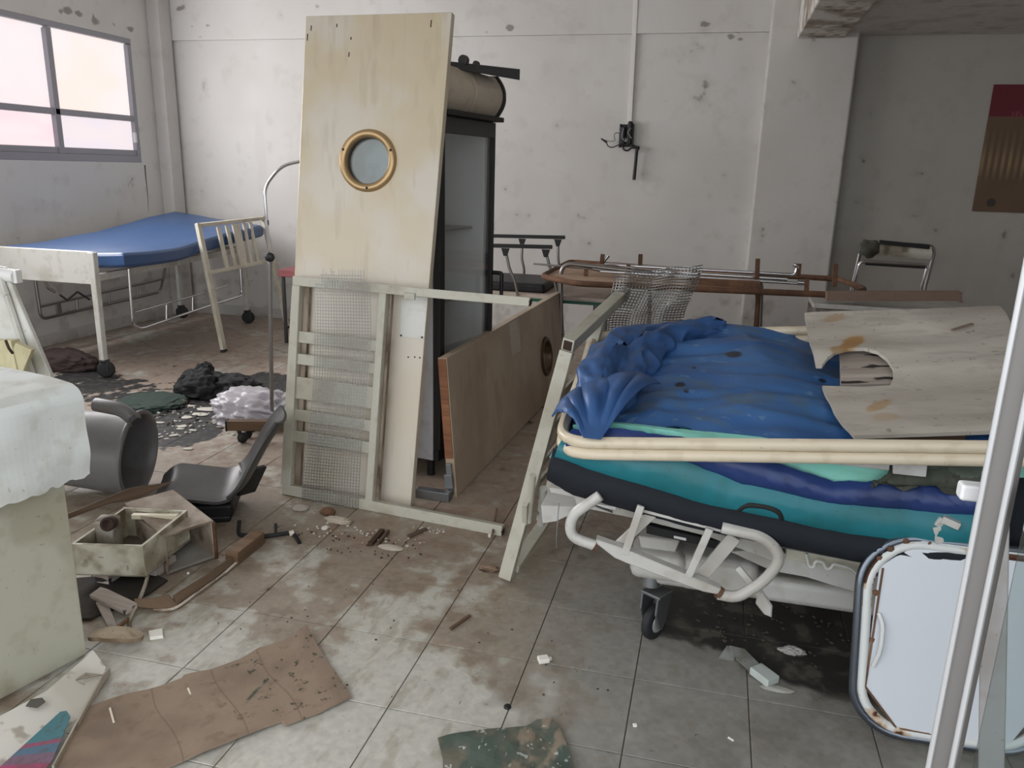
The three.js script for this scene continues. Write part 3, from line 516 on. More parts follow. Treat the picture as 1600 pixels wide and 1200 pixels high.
// ---------------------------------------------------------------- tubular frame leaning between the brown door and the hospital bed
{
  const t = thing('tube_frame', 'pale green square-tube bed base leaning on edge against the hospital bed', 'bed frame', [-0.654,0,-2.608]);
  const up = new THREE.Vector3(-0.975, 0.176, -0.135).toArray(), dz = [0.015, 0, -0.03];
  const A = [-0.652,0.015,-2.6], B = [-0.476,0.9,-2.721], Cc = [-0.381,0.981,-3.3], E = [-0.594,0.061,-2.961];
  const rail = [Cc[0] - B[0], Cc[1] - B[1], Cc[2] - B[2]], along = k => add(B, rail.map(v => v * k));
  part('upright', barG(A, add(B, [0, -0.02, 0]), 0.036, 0.05, up), M.paleGreen, t);
  part('tube_end', barG(add(A, [0, 0, 0.004]), mid(A, B, 0.012), 0.03, 0.044, up), M.tubeInside, t);
  part('top_rail', barG(B, along(1.25), 0.05, 0.045, up), M.paleGreen, t);
  part('tube_end', barG(add(B, rail.map(v => -v * 0.004)), along(0.02), 0.036, 0.033, up), M.tubeInside, t);
  const low = add(A, rail.map(v => v * 1.25)), sl = k => [mid(A, B, k), add(mid(A, B, k), rail.map(v => v * 1.2))];
  part('bottom_rail', barG(add(mid(A, B, 0.03), dz), add(low, [0, 0.02, 0]), 0.03, 0.045, up), M.paleGreen, t);
  for (const k of [0.36, 0.46, 0.62, 0.76]) part('slat', barG(...sl(k), 0.03, 0.012, up), M.paleGreen, t);
  part('upright', barG(add(along(0.62), [0, -0.02, 0]), add(mid(A, low, 0.5), [0, 0.03, 0]), 0.034, 0.045, up), M.paleGreen, t);
  const h = part('hinge_bracket', [barG([-0.576,0.345,-2.572], [-0.587,0.242,-2.629], 0.03, 0.02, up), barG([-0.578,0.287,-2.63], [-0.561,0.205,-2.787], 0.03, 0.012)], M.paleGreen, t);
  part('hinge_pin', cylG([-0.576,0.245,-2.627], [-0.548,0.464,-2.545], 0.012), M.paleGreen, h);
  part('hinge_pin', cylG([-0.555,0.182,-2.751], [-0.533,0.367,-2.666], 0.015), M.whitePaint, h);
}

// ---------------------------------------------------------------- hospital bed
{
  const t = thing('hospital_bed', 'grey hospital bed with double beige safety rails and a swivel castor', 'bed', [-0.085,0,-2.399]);
  // double beige rail bent round the foot of the bed
  for (const dy of [0, -0.034]) {
    const p = q => add(q, [0, dy, 0]);
    part('safety_rail', tubeG([p([0.889,0.885,-2.088]), p([-0.389,0.741,-2.135]), p([-0.44,0.859,-3.154]), p([0.516,0.963,-3.088])], 0.0175, 0.11, 10), M.beige, t);
  }
  const deck = [-0.433,0.522,-2.3];
  part('deck_beam', plateG([[-0.434,0.544,-2.26], [-0.339,0.544,-2.26], [-0.131,0.524,-2.26], [0.1,0.483,-2.26], [0.259,0.45,-2.26], [0.265,0.392,-2.26], [0.056,0.449,-2.26], [-0.147,0.475,-2.26], [-0.342,0.492,-2.26], [-0.354,0.522,-2.26], [-0.429,0.528,-2.26]], 0.04, [-0.425,0.539,-2.26], [0.259,0.45,-2.26], [-0.345,0.686,-2.26]), M.greyPaint, t); void deck;
  const lab = part('asset_label', plateG([[-0.294,0.514,-2.252], [-0.223,0.511,-2.252], [-0.222,0.501,-2.252], [-0.293,0.504,-2.252]], 0.002, [-0.293,0.504,-2.252], [-0.222,0.501,-2.252], [-0.295,0.527,-2.252], 0), std(C(222, 222, 220), 0.5), t);
  part('label_print', Array.from({ length: 11 }, (_, i) => plateG([[-0.288,0.511,-2.252], [-0.284,0.511,-2.252], [-0.283,0.503,-2.252], [-0.287,0.503,-2.252]].map(q => add(q, [i * 0.0052, -i * 0.0015 * 0.9, 0])), 0.0008, [-0.287,0.503,-2.252], [-0.224,0.501,-2.252], [-0.289,0.528,-2.252], 0)), M.black, lab);
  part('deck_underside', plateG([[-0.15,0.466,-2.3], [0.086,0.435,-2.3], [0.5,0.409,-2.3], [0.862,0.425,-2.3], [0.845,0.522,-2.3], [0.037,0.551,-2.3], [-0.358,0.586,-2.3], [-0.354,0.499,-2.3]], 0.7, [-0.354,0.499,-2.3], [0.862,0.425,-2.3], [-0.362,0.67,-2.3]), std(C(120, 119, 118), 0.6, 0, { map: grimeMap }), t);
  part('foot_plate', plateG([[-0.487,0.417,-2.4], [-0.368,0.429,-2.4], [-0.377,0.402,-2.4], [-0.434,0.366,-2.4], [-0.478,0.353,-2.4]], 0.3, [-0.484,0.352,-2.4], [-0.366,0.403,-2.4], [-0.494,0.621,-2.4]), M.greyPaint, t);
  part('lower_beam', plateG([[0.13,0.37,-2.34], [0.223,0.393,-2.34], [0.364,0.384,-2.34], [0.513,0.356,-2.34], [0.888,0.336,-2.34], [0.899,0.275,-2.34], [0.515,0.288,-2.34], [0.363,0.319,-2.34], [0.259,0.324,-2.34]], 0.06, [0.132,0.353,-2.34], [0.892,0.316,-2.34], [0.098,0.709,-2.34]), M.greyPaint, t);
  part('cable_tray', plateG([[0.291,0.421,-2.33], [0.515,0.396,-2.33], [0.52,0.361,-2.33], [0.296,0.374,-2.33]], 0.03, [0.296,0.374,-2.33], [0.52,0.361,-2.33], [0.279,0.529,-2.33]), M.offWhite, t);
  part('hanger_hook', tubeG([[0.347,0.416,-2.3], [0.358,0.376,-2.3], [0.374,0.374,-2.3], [0.375,0.398,-2.3], [0.4,0.395,-2.3], [0.405,0.375,-2.3], [0.421,0.377,-2.3], [0.426,0.395,-2.3], [0.476,0.388,-2.3], [0.493,0.372,-2.3]], 0.005, 0.012, 6), M.whitePaint, t);
  // lowered side rail
  const sr = part('side_rail', [tubeG([[0.091,0.538,-2.14], [0.211,0.524,-2.14], [0.261,0.472,-2.14], [0.225,0.391,-2.14], [0.15,0.325,-2.14], [0.099,0.329,-2.14]], 0.0165, 0.05, 10), tubeG([[-0.258,0.59,-2.14], [-0.34,0.516,-2.14], [-0.343,0.447,-2.14], [-0.257,0.427,-2.14]], 0.0165, 0.05, 10)], M.greyPaint, t);
  part('lower_bar', plateG([[-0.262,0.456,-2.125], [-0.159,0.432,-2.125], [0.105,0.353,-2.125], [0.103,0.334,-2.125], [0.056,0.336,-2.125], [-0.17,0.393,-2.125], [-0.204,0.404,-2.125], [-0.257,0.44,-2.125]], 0.035, [-0.261,0.439,-2.125], [0.105,0.343,-2.125], [-0.269,0.583,-2.125], 0.003), M.greyPaint, sr);
  part('upper_bar', barG([-0.143,0.561,-2.16], [0.105,0.527,-2.16], 0.02, 0.024), M.greyPaint, sr);
  for (const [a, b, w] of [[[-0.138,0.578,-2.13], [-0.175,0.419,-2.13], 0.022], [[-0.099,0.551,-2.17], [-0.199,0.425,-2.17], 0.03], [[0.058,0.534,-2.13], [0.011,0.374,-2.13], 0.022], [[0.13,0.502,-2.17], [0.046,0.358,-2.17], 0.04]]) part('strut', barG(a, b, 0.012, w, [0.9, 0.4, 0]), M.greyPaint, sr);
  for (const [a, b] of [[[0.097,0.337,-2.14], [0.108,0.331,-2.14]], [[-0.267,0.429,-2.14], [-0.257,0.424,-2.14]]]) part('rust_joint', cylG(a, b, 0.018), M.rustBrown, sr);
  // label plate and drive housing
  part('control_box', plateG([[-0.127,0.457,-2.27], [0.09,0.433,-2.27], [0.085,0.406,-2.27], [0.04,0.412,-2.27], [-0.125,0.427,-2.27]], 0.05, [-0.125,0.427,-2.27], [0.092,0.412,-2.27], [-0.13,0.499,-2.27]), M.black, t);
  part('rating_plate', plateG([[-0.042,0.433,-2.268], [-0.005,0.43,-2.268], [-0.004,0.422,-2.268], [-0.041,0.425,-2.268]], 0.002, [-0.041,0.425,-2.268], [-0.004,0.422,-2.268], [-0.048,0.511,-2.268], 0), std(C(215, 215, 212), 0.5), t);
  part('base_housing', [boxG(0.18, 0.1, 0.16, [-0.086,0.275,-2.42], 0.03), boxG(0.34, 0.12, 0.2, [0.06,0.259,-2.46], 0.035), boxG(0.7, 0.09, 0.2, [0.329,0.222,-2.5], 0.03)], M.greyPaint, t);
  part('base_column', plateG([[-0.155,0.362,-2.38], [-0.024,0.366,-2.38], [-0.042,0.283,-2.38], [-0.132,0.269,-2.38]], 0.12, [-0.132,0.269,-2.38], [-0.042,0.283,-2.38], [-0.144,0.449,-2.38], 0.004), M.greyPaint, t);
  part('castor_stem', cylG([-0.101,0.189,-2.4], [-0.106,0.268,-2.4], 0.032), M.offWhite, t);
  const ct = [-0.083, 0.062, -2.385], ad = [0.86, 0, 0.5], cs = part('castor', [cylG(add(ct, [-0.022, 0.13, -0.01]), add(ct, [-0.022, 0.172, -0.01]), 0.034, 0.03), ...[-0.03, 0.03].map(s => { const o = [ct[0] + ad[0] * s - 0.004, 0, ct[2] + ad[2] * s]; const m = new THREE.Matrix4().makeBasis(new THREE.Vector3(-0.5, 0, 0.86), new THREE.Vector3(0, 1, 0), new THREE.Vector3(-0.86, 0, -0.5)).setPosition(V(o)); return slabG([[-0.045, 0.175], [0.04, 0.175], [0.045, 0.115], [0.02, 0.055], [0, 0.045], [-0.02, 0.07]], 0.008, m, 0.002); }), boxG(0.075, 0.012, 0.08, [ct[0], 0.172, ct[2]], 0.004, [0, -0.53, 0])], M.steel, t);
  const wh = [[0.0, -0.016], [0.045, -0.016], [0.058, -0.013], [0.062, -0.006], [0.062, 0.006], [0.058, 0.013], [0.045, 0.016], [0, 0.016]];
  part('wheel', latheG(wh, ct, ad, 32), M.rubber, cs); part('wheel_hub', latheG([[0, -0.019], [0.03, -0.019], [0.036, -0.015], [0.036, 0.015], [0.03, 0.019], [0, 0.019]], ct, ad, 24), std(C(172, 172, 174), 0.4, 0.3), cs);
  const pd = part('brake_pedal', barG([0.15,0.382,-2.22], [0.237,0.298,-2.2], 0.012, 0.02, [0.7, 0.7, 0]), M.whitePaint, t);
  part('pedal_pad', plateG([[0.213,0.32,-2.19], [0.227,0.327,-2.19], [0.258,0.286,-2.19], [0.26,0.249,-2.19], [0.238,0.255,-2.19], [0.211,0.286,-2.19]], 0.014, [0.211,0.286,-2.19], [0.26,0.249,-2.19], [0.218,0.379,-2.19], 0.004), M.greyPaint, pd);
  part('far_leg', [cylG([0.55, 0, -2.95], [0.55, 0.45, -2.95], 0.03), cylG([-0.08, 0, -3.0], [-0.08, 0.45, -2.98], 0.03), cylG([1.25, 0, -2.4], [1.25, 0.45, -2.4], 0.03), boxG(1.4, 0.06, 0.5, [0.6, 0.33, -2.75], 0.02)], M.darkGrey, t);
}

// mattress: a deep body with its covers peeled back in layers
const wob = (x, y, z, s, a) => (fbm3(x * s, y * s, z * s, 3) - 0.5) * a;
{
  const NT = [[-0.419,0.698,-2.2], [-0.158,0.728,-2.2], [0.196,0.764,-2.2], [0.522,0.794,-2.2], [0.766,0.818,-2.2]];
  const curve = (L, u) => { const k = clamp(u) * (L.length - 1), i = Math.min(L.length - 2, k | 0); return mid(L[i], L[i + 1], k - i); };
  const rows = {
    c0: [[-0.416,0.622,-2.2], [-0.34,0.584,-2.2], [-0.146,0.552,-2.2], [0.042,0.524,-2.2], [0.275,0.505,-2.2], [0.465,0.49,-2.2], [0.646,0.498,-2.2], [0.818,0.509,-2.2]],
    c1: [[-0.415,0.694,-2.2], [-0.305,0.654,-2.2], [-0.151,0.625,-2.2], [0.036,0.588,-2.2], [0.251,0.569,-2.2], [0.407,0.552,-2.2], [0.557,0.546,-2.2], [0.809,0.564,-2.2]],
    c2: [[-0.377,0.719,-2.2], [-0.233,0.729,-2.2], [-0.029,0.723,-2.2], [0.135,0.674,-2.2], [0.361,0.651,-2.2], [0.511,0.644,-2.2], [0.655,0.65,-2.2], [0.792,0.663,-2.2]],
    c3: [[-0.356,0.753,-2.2], [-0.235,0.774,-2.2], [-0.069,0.769,-2.2], [0.155,0.74,-2.2], [0.374,0.681,-2.2], [0.511,0.702,-2.2], [0.646,0.702,-2.2], [0.783,0.716,-2.2]],
  };
  const strip = (a, b, off, bulge, th, seed, amp) => sheetG((u, v) => { const p = mid(curve(a, u), curve(b, u), v); const w = wob(p[0] + seed, p[1], p[2], 9, amp) + wob(p[0] + seed, p[1] * 3, p[2], 25, amp * 0.4); return [p[0], p[1], p[2] + off + bulge * Math.sin(Math.PI * v) + w]; }, 70, 10, th);
  const t = thing('mattress', 'teal sided hospital mattress with torn covers peeled back over mint foam', 'mattress', [0.6, 0.55, -2.65]);
  const top = (x, z) => 0.735 + 0.1 * (x + 0.35) - 0.085 * (z + 2.2);
  part('core', gridPair((u, v) => { const x = lerp(-0.37, 1.5, u), z = lerp(-2.21, -3.1, v); return [x, top(x, z) - 0.05 - (v < 0.02 ? 0.02 : 0), z]; }, (u, v) => { const a = curve(rows.c0, u), x = lerp(-0.37, 1.5, u); return [x, a[1] + 0.02, lerp(-2.21, -3.1, v)]; }, 30, 14), M.navy, t);
  part('base_cover', strip(rows.c0, rows.c1, 0.012, 0.02, 0.025, 1, 0.008), M.navy, t);
  part('side_cover', strip(rows.c1, rows.c2, 0.006, 0.022, 0.025, 5, 0.008), M.teal, t);
  part('torn_cover', strip(rows.c2, rows.c3, 0.012, 0.02, 0.02, 9, 0.022), M.royal, t);
  // end of the mattress, rounding the corner at the foot
  part('end_cover', [sheetG((u, v) => { const a = u * Math.PI / 2, p = mid(rows.c0[0], [rows.c1[0][0], rows.c1[0][1] + 0.05, rows.c1[0][2]], v); return [p[0] + 0.06 - 0.075 * Math.sin(a) - 0.015 * Math.sin(Math.PI * v), p[1] + 0.012 * u, -2.19 - 0.9 * u + 0.01 * Math.cos(a)]; }, 24, 8, 0.03)], M.navy, t);
  const foam = part('foam', [strip(rows.c3, [[-0.359,0.749,-2.22], [-0.238,0.77,-2.22], [-0.071,0.77,-2.22], [0.152,0.775,-2.22], [0.368,0.774,-2.24], [0.538,0.764,-2.26], [0.668,0.76,-2.26], [0.793,0.764,-2.26]], -0.008, 0.012, 0.02, 21, 0.012), sheetG((u, v) => { const x = lerp(-0.05, 1.5, u), z = lerp(-2.19, -2.4, v); return [x, top(x, z) - 0.045 - 0.045 * sstep(0.2, 0.5, x) + wob(x, 3, z, 9, 0.012), z]; }, 40, 8, 0.03)], M.mint, t); void foam;
  const hp = part('carry_handle', tubeG([[0.129,0.584,-2.165], [0.15,0.613,-2.15], [0.209,0.613,-2.15], [0.241,0.602,-2.15], [0.252,0.573,-2.165]], 0.008, 0.02, 8), M.blackSoft, t, { label: 'dark webbing carry handle' }); void hp;
  // dark stained blanket edge on the torn part at the right
  single('stained_rag', 'dark green stained rag hanging in the torn mattress beside the glass door', 'rag', sheetG((u, v) => { const a = mid([0.464,0.706,-2.165], [0.797,0.733,-2.155], u), b = mid([0.526,0.765,-2.2], [0.798,0.808,-2.2], u), p = mid(a, b, v), k = wob(p[0], p[1] * 2, p[2], 16, 0.04); return [p[0], p[1] + 0.2 * k * (v < 0.1 ? 1 : 0.3) + (v < 0.05 ? 0.012 * Math.sin(u * 19) : 0), p[2] + k + 0.012 * Math.sin(Math.PI * v)]; }, 60, 20, 0.01), std(C(92, 102, 94), 0.8, 0, { map: stainMap, bumpMap: stainMap, bumpScale: 0.002 }));
  single('foam_block', 'pale grey padded strap block lying under the beige rail on the torn mattress', 'foam block', [barG([0.357,0.764,-2.2], [0.505,0.766,-2.19], 0.07, 0.024), barG([0.513,0.767,-2.18], [0.592,0.771,-2.17], 0.075, 0.034)], M.foamGrey);
  // blue sheet drawn over the top
  const SPOTS = [[[0.187,0.83,-2.618], .024], [[-0.019,0.82,-2.626], .012], [[-0.034,0.8,-2.44], .011], [[-0.036,0.79,-2.402], .01], [[-0.11,0.79,-2.427], .011], [[-0.248,0.79,-2.477], .014], [[-0.058,0.8,-2.484], .018], [[0.39,0.83,-2.682], .014], [[0.112,0.84,-2.793], .03], [[-0.279,0.78,-2.381], .02]];
  const sheetTex = tex(1024, 512, (u, v) => {
    const a = fbm(u * 3, v * 5, 4, 0, 601), b = fbm(u * 12, v * 14, 4, 0, 611), g = fbm(u * 40, v * 60, 3, 0, 621);
    let c = mix3([0.25, 0.42, 0.63], [0.18, 0.34, 0.56], sstep(0.3, 0.7, a));
    c = mix3(c, [0.36, 0.4, 0.42], sstep(0.56, 0.75, b) * 0.45); c = mix3(c, [0.62, 0.66, 0.7], sstep(0.74, 0.78, g) * 0.35);
    for (const [w, r] of SPOTS) { const x = (w[0] + 0.34) / 1.42, y = (-2.185 - w[2]) / 0.93; const q = ((u - x) / r) ** 2 + ((v - y) / r / 1.5) ** 2; c = mix3(c, [0.1, 0.11, 0.13], sstep(0.5, 0.8, Math.exp(-q) * 0.9 + (b - 0.5) * 0.7) * 0.85); }
    return c;
  });
  const blue = std(C(255, 255, 255), 0.42, 0, { map: sheetTex, bumpMap: orangePeel, bumpScale: 0.0008 });
  const sh = sheetG((u, v) => {
    const x = lerp(-0.34, 1.05, u), edge = -2.185 - 0.008 * Math.sin(x * 9) - 0.13 * Math.exp(-(((x + 0.06) / 0.13) ** 2)), z = lerp(edge, -3.1, v);
    const crease = 0.02 * ridge(x * 1.6 + 2, z * 7 + 0.9 * x, 0.3) + 0.012 * ridge(x * 4, z * 11, 4) ;
    const hump = 0.055 * Math.exp(-(((x - 0.02) / 0.3) ** 2)) * Math.exp(-(((z + 3.0) / 0.35) ** 2));
    return [x, top(x, z) + 0.012 + crease + hump - 0.04 * Math.pow(1 - v, 10) - 0.045 * sstep(0.2, 0.5, x), z];
  }, 110, 80, 0.006);
  { const uvA = sh.attributes.uv, mx = 1.45, my = 0.95; for (let i = 0; i < uvA.count; i++) uvA.setXY(i, uvA.getX(i) / mx, uvA.getY(i) / my); }
  const s = single('bed_sheet', 'blue plastic sheet stretched over the mattress, torn and spotted with dark holes', 'sheet', sh, blue, null, { keepUV: true }); void s;
  const hole = (x, z, r) => latheG(Array.from({ length: 5 }, (_, i) => [r * i / 4, 0.003 + 0.004 * i]), [x, top(x, z) + 0.02, z], [0, 1, 0.1], 9); void hole;
  // crumpled cover bunched along the rail corner
  const path = fillet([[-0.284,0.764,-2.217], [-0.313,0.798,-2.442], [-0.29,0.844,-2.631], [-0.223,0.875,-2.825], [-0.11,0.894,-2.998], [0.063,0.911,-3.095]], 0.12);
  const rows2 = []; { const cp = new THREE.CatmullRomCurve3(path); for (let i = 0; i <= 130; i++) rows2.push(cp.getPointAt(i / 130)); }
  const crump = sweepG(rows2, (k, a) => { const base = k < 0.2 ? lerp(0.05, 0.092, k / 0.2) : k < 0.55 ? 0.092 : lerp(0.092, 0.055, (k - 0.55) / 0.45); const c = Math.cos(a), d = Math.sin(a); return base * (0.82 + 0.34 * sm(clamp(0.5 + 0.5 * Math.sin(a * 3 + k * 7 + 2.2 * noise3(k * 5, c, d)))) * (1 - 0.5 * k) + 0.5 * (noise3(k * 6 + 5, c * 1.6, d * 1.6) - 0.5) + 0.34 * (0.5 - Math.abs(2 * noise3(k * 12 + a * 0.3, c * 2.2 + k * 3, d * 2.2) - 1)) + 0.12 * (noise3(k * 22, c * 4, d * 4) - 0.5)); }, 64);
  const cloth = std(C(52, 88, 140), 0.45, 0, { map: grimeMap, bumpMap: orangePeel, bumpScale: 0.001 });
  const cv = thing('crumpled_cover', 'blue vinyl cover bunched up along the beige rail at the foot of the bed', 'cover', [-0.35, 0.75, -2.6]);
  part('rolled_fold', crump, cloth, cv);
  const G = [-0.286,0.762,-2.103], arc = new THREE.CatmullRomCurve3([[-0.422,0.778,-2.215], [-0.413,0.8,-2.352], [-0.358,0.835,-2.415], [-0.282,0.863,-2.448], [-0.194,0.867,-2.481], [-0.13,0.842,-2.467]].map(V));
  part('gathered_fold', sheetG((u, v) => { const q = arc.getPointAt(1 - u), p = mid([q.x, q.y, q.z], add(G, [0.05 * (0.5 - u), 0, 0]), v), k = Math.sin(Math.PI * Math.min(1, v * 1.15)) * (0.02 * Math.abs(Math.sin(u * 15 + 2.5 * noise2(u * 4, v * 2, 0, 3))) + 0.018 * noise2(u * 9 + 4, v * 3, 0, 9)); return [p[0], p[1] + 0.012 + k + 0.03 * Math.sin(Math.PI * v), p[2] + k * 0.6]; }, 80, 36, 0.006), cloth, cv);
  part('end_tuck', sweepG([[-0.045,0.901,-3.117], [0.003,0.906,-3.111], [0.039,0.909,-3.106], [0.065,0.913,-3.111]].map(V), (k, a) => 0.052 + 0.006 * Math.sin(a * 5 + k * 4), 24), cloth, cv);
}
// warped board with a curved cut-out, lying across the bed
const boardMap = tex(1024, 1024, (u, v) => {
  const a = fbm(u * 2, v * 7, 4, 0, 701), b = fbm(u * 9, v * 40, 4, 0, 711), s = fbm(u * 30, v * 70, 3, 0, 721);
  let c = mix3([0.80, 0.775, 0.735], [0.71, 0.68, 0.64], sstep(0.35, 0.7, a));
  c = mix3(c, [0.6, 0.56, 0.52], sstep(0.5, 0.8, b) * 0.3); if (s > 0.8) c = mix3(c, [0.4, 0.37, 0.34], 0.4);
  for (const [x, y, rx, ry, ang, w] of [[.205, .60, .085, .045, .75, 1], [.13, .54, .05, .035, .5, .6], [.155, .80, .06, .03, .3, .4], [.225, .165, .07, .022, .5, .55], [.235, .10, .06, .03, .1, .3]]) {
    const dx = (u - x) * Math.cos(ang) + (v - y) * Math.sin(ang), dy = -(u - x) * Math.sin(ang) + (v - y) * Math.cos(ang), q = Math.exp(-((dx / rx) ** 2 + (dy / ry) ** 2));
    c = mix3(c, [0.64, 0.46, 0.25], sstep(0.25, 0.65, q + (b - 0.5) * 0.35) * w * 0.8);
  }
  return c;
});
{
  const o = [0.417,0.82,-2.22], xr = [0.743,0.855,-2.22], yt = [0.34,1.022,-3.02], f = frameOf(o, xr, yt);
  const pts = [[0.417,0.82,-2.22], [0.678,0.851,-2.232], [0.814,0.868,-2.238], [0.959,0.99,-2.642], [0.964,1.075,-2.96], [0.968,1.128,-3.16], [0.785,1.098,-3.124], [0.564,1.055,-3.053], [0.339,1.02,-3.015], [0.342,0.981,-2.863], [0.35,0.919,-2.627], [0.367,0.921,-2.626], [0.386,0.934,-2.669], [0.414,0.948,-2.707], [0.455,0.959,-2.731], [0.504,0.964,-2.733], [0.542,0.961,-2.704], [0.562,0.951,-2.659], [0.569,0.934,-2.592], [0.563,0.92,-2.54], [0.549,0.909,-2.506], [0.476,0.9,-2.5], [0.359,0.889,-2.508], [0.365,0.874,-2.447], [0.377,0.849,-2.349], [0.395,0.832,-2.275]].map(f.to);
  const xs = pts.map(p => p[0]), ys = pts.map(p => p[1]), bx = [Math.min(...xs), Math.min(...ys), Math.max(...xs), Math.max(...ys)];
  let g = slabG(pts, 0.012, null, 0); g = new TessellateModifier(0.035, 9).modify(g.index ? g.toNonIndexed() : g);
  const p = g.attributes.position, uv = new Float32Array(p.count * 2);
  for (let i = 0; i < p.count; i++) {
    const x = p.getX(i), y = p.getY(i); uv[2 * i] = (x - bx[0]) / (bx[2] - bx[0]); uv[2 * i + 1] = (y - bx[1]) / (bx[3] - bx[1]);
    p.setZ(i, p.getZ(i) + 0.005 * Math.sin(y * 17 + x * 2.5) + 0.003 * Math.sin(y * 37 + 1 - x * 3) + 0.02 * x * x + (y > 0.85 * bx[3] ? -0.5 * (y - 0.85 * bx[3]) : 0));
  }
  g.setAttribute('uv', new THREE.BufferAttribute(uv, 2)); g.applyMatrix4(f.m); g.computeVertexNormals();
  single('warped_board', 'large warped off-white board with a rounded cut-out and brown stains lying across the bed', 'board', g, std(C(255, 255, 255), 0.7, 0, { map: boardMap, bumpMap: boardMap, bumpScale: 0.0008 }), null, { keepUV: true });
  const w = [[0.44,0.942,-2.793], [0.611,0.957,-2.778], [0.581,0.896,-2.561], [0.42,0.88,-2.566]];
  single('wood_scrap', 'weathered grey wood piece seen through the cut-out of the warped board', 'wood', plateG(w, 0.02, w[3], w[2], w[0]), M.greyWood);
  single('tape_strip', 'short grey-brown strip stuck near the top of the warped board', 'strip', barG([0.777,1.03,-2.821], [0.848,1.049,-2.863], 0.012, 0.006, [0, 1, 0]), std(C(128, 112, 100), 0.7));
  single('thin_plank', 'thin dark brown plank tucked under the warped board above the beige rail', 'plank', plateG([[0.449,0.816,-2.24], [0.525,0.832,-2.24], [0.699,0.849,-2.24], [0.696,0.833,-2.24], [0.528,0.81,-2.24], [0.45,0.807,-2.24]], 0.25, [0.45,0.807,-2.24], [0.696,0.833,-2.24], [0.429,0.964,-2.24]), std(C(112, 92, 80), 0.8, 0, { map: woodMap }));
}
meshPanel('wire_mesh_panel', 'sagging square of wire mesh hanging behind the foot of the blue bed', [-0.318,0,-5.051], [-0.404,1.114,-3.42], [-0.051,1.143,-3.42], [-0.442,0.803,-3.34], [-0.107,0.829,-3.34], 26, 26,
  (u, v) => [0.012 * Math.sin(v * 6 + u), 0.006 * Math.sin(u * 11) - 0.02 * Math.sin(Math.PI * u) * (1 - v), 0.03 * Math.sin(u * 9 + v * 2) + 0.012 * Math.sin(v * 12 + u * 3) + 0.04 * Math.sin(v * 3.1)], u => (u < 0.12 ? 0.1 : 0), 0.0024);
// white enamel bed end leaning on the near side
{
  const f = frameOf([0.486,0.038,-2.058], add([0.486,0.038,-2.058], [1, 0, 0]), [0.467,0.482,-2.146]), t = thing('bed_end_panel', 'white enamel bed end with rusty chrome edge leaning against the hospital bed', 'bed end', [0.636,0,-2.043]);
  const c = [[0.48,0.055,-2.061], [0.467,0.482,-2.146], [0.549,0.549,-2.16], [0.752,0.563,-2.163]].map(f.to), y1 = c[3][1] + 0.005, x1 = c[0][0] + 0.46;
  const outer = [[c[0][0] + 0.003, 0.06], [c[1][0], c[1][1]], [c[2][0] + 0.005, y1], [x1, y1], [x1 + 0.02, y1 - 0.08], [x1 + 0.02, 0.05], [x1 - 0.05, -0.005], [c[0][0] + 0.085, -0.01]];
  const tr = (p, z) => new THREE.Vector3(p[0], p[1], z).applyMatrix4(f.m).toArray();
  part('edge_tube', tubeG(outer.map(p => tr(p, 0)), 0.013, 0.06, 10, true), std(C(112, 118, 128), 0.25, 0.9), t);
  const inn = outer.map(([x, y]) => [lerp(x, (c[0][0] + x1) / 2, 0.085), lerp(y, y1 / 2, 0.055)]);
  part('inner_tube', tubeG(inn.map(p => tr(p, 0.006)), 0.0125, 0.06, 10, true), M.enamelChipped, t);
  const px = [inn[0][0] + 0.006, inn[3][0]], py = [inn[7][1], inn[2][1]];
  part('panel', slabG([[px[0], py[0] + 0.11], [px[0] + 0.09, py[0] + 0.008], [px[1] - 0.05, py[0] + 0.006], [px[1], py[0] + 0.1], [px[1], py[1] - 0.05], [px[1] - 0.03, inn[3][1] + 0.014], [px[0] + 0.105, py[1] + 0.018], [px[0] + 0.004, py[1] - 0.075]], 0.01, f.m.clone().multiply(new THREE.Matrix4().makeTranslation(0, 0, 0.012)), 0.002), M.enamel, t);
  part('rust_seam', tubeG([tr([px[0] + 0.012, py[1] - 0.075], 0.014), tr([px[0], py[0] + 0.11], 0.014), tr([px[0] + 0.09, py[0] + 0.008], 0.014), tr([px[1] - .06, py[0] + 0.006], 0.014)], 0.003, 0.002, 5), M.rustBrown, t);
  part('handle', tubeG([tr([px[0] + 0.014, py[0] + 0.32], 0.014), tr([px[0] + 0.026, py[0] + 0.29], 0.024), tr([px[0] + 0.026, py[0] + 0.22], 0.026), tr([px[0] + 0.014, py[0] + 0.17], 0.014)], 0.006, 0.03, 8), M.enamelChipped, t);
  for (const [q, r] of [[[0.535,0.536,-2.143], .01], [[0.628,0.559,-2.148], .008], [[0.51,0.412,-2.122], .009], [[0.513,0.282,-2.096], .008], [[0.571,0.562,-2.148], .008], [[0.509,0.508,-2.137], .008]]) part('rust_patch', smoothed(new THREE.IcosahedronGeometry(1, 2), w => { w.multiplyScalar(r * (0.7 + 0.6 * noise3(w.x * 2 + q[0] * 50, w.y * 2, w.z * 2))); w.z *= 0.5; w.add(V(q)); }), M.rustBrown, t);
  single('hook_bracket', 'pale bent hook bracket standing on top of the white bed end', 'bracket', [barG([0.653,0.567,-2.153], [0.638,0.614,-2.152], 0.012, 0.022), barG([0.638,0.614,-2.152], [0.652,0.637,-2.155], 0.012, 0.02), barG([0.649,0.637,-2.155], [0.691,0.625,-2.144], 0.022, 0.02)], M.greyPaint);
}
single('thin_wire', 'thin wire hanging down from the foot of the hospital bed', 'wire', tubeG([[-0.408,0.479,-2.3], [-0.406,0.424,-2.28], [-0.406,0.368,-2.27], [-0.403,0.337,-2.27]], 0.0018, 0.02, 5), M.steel);
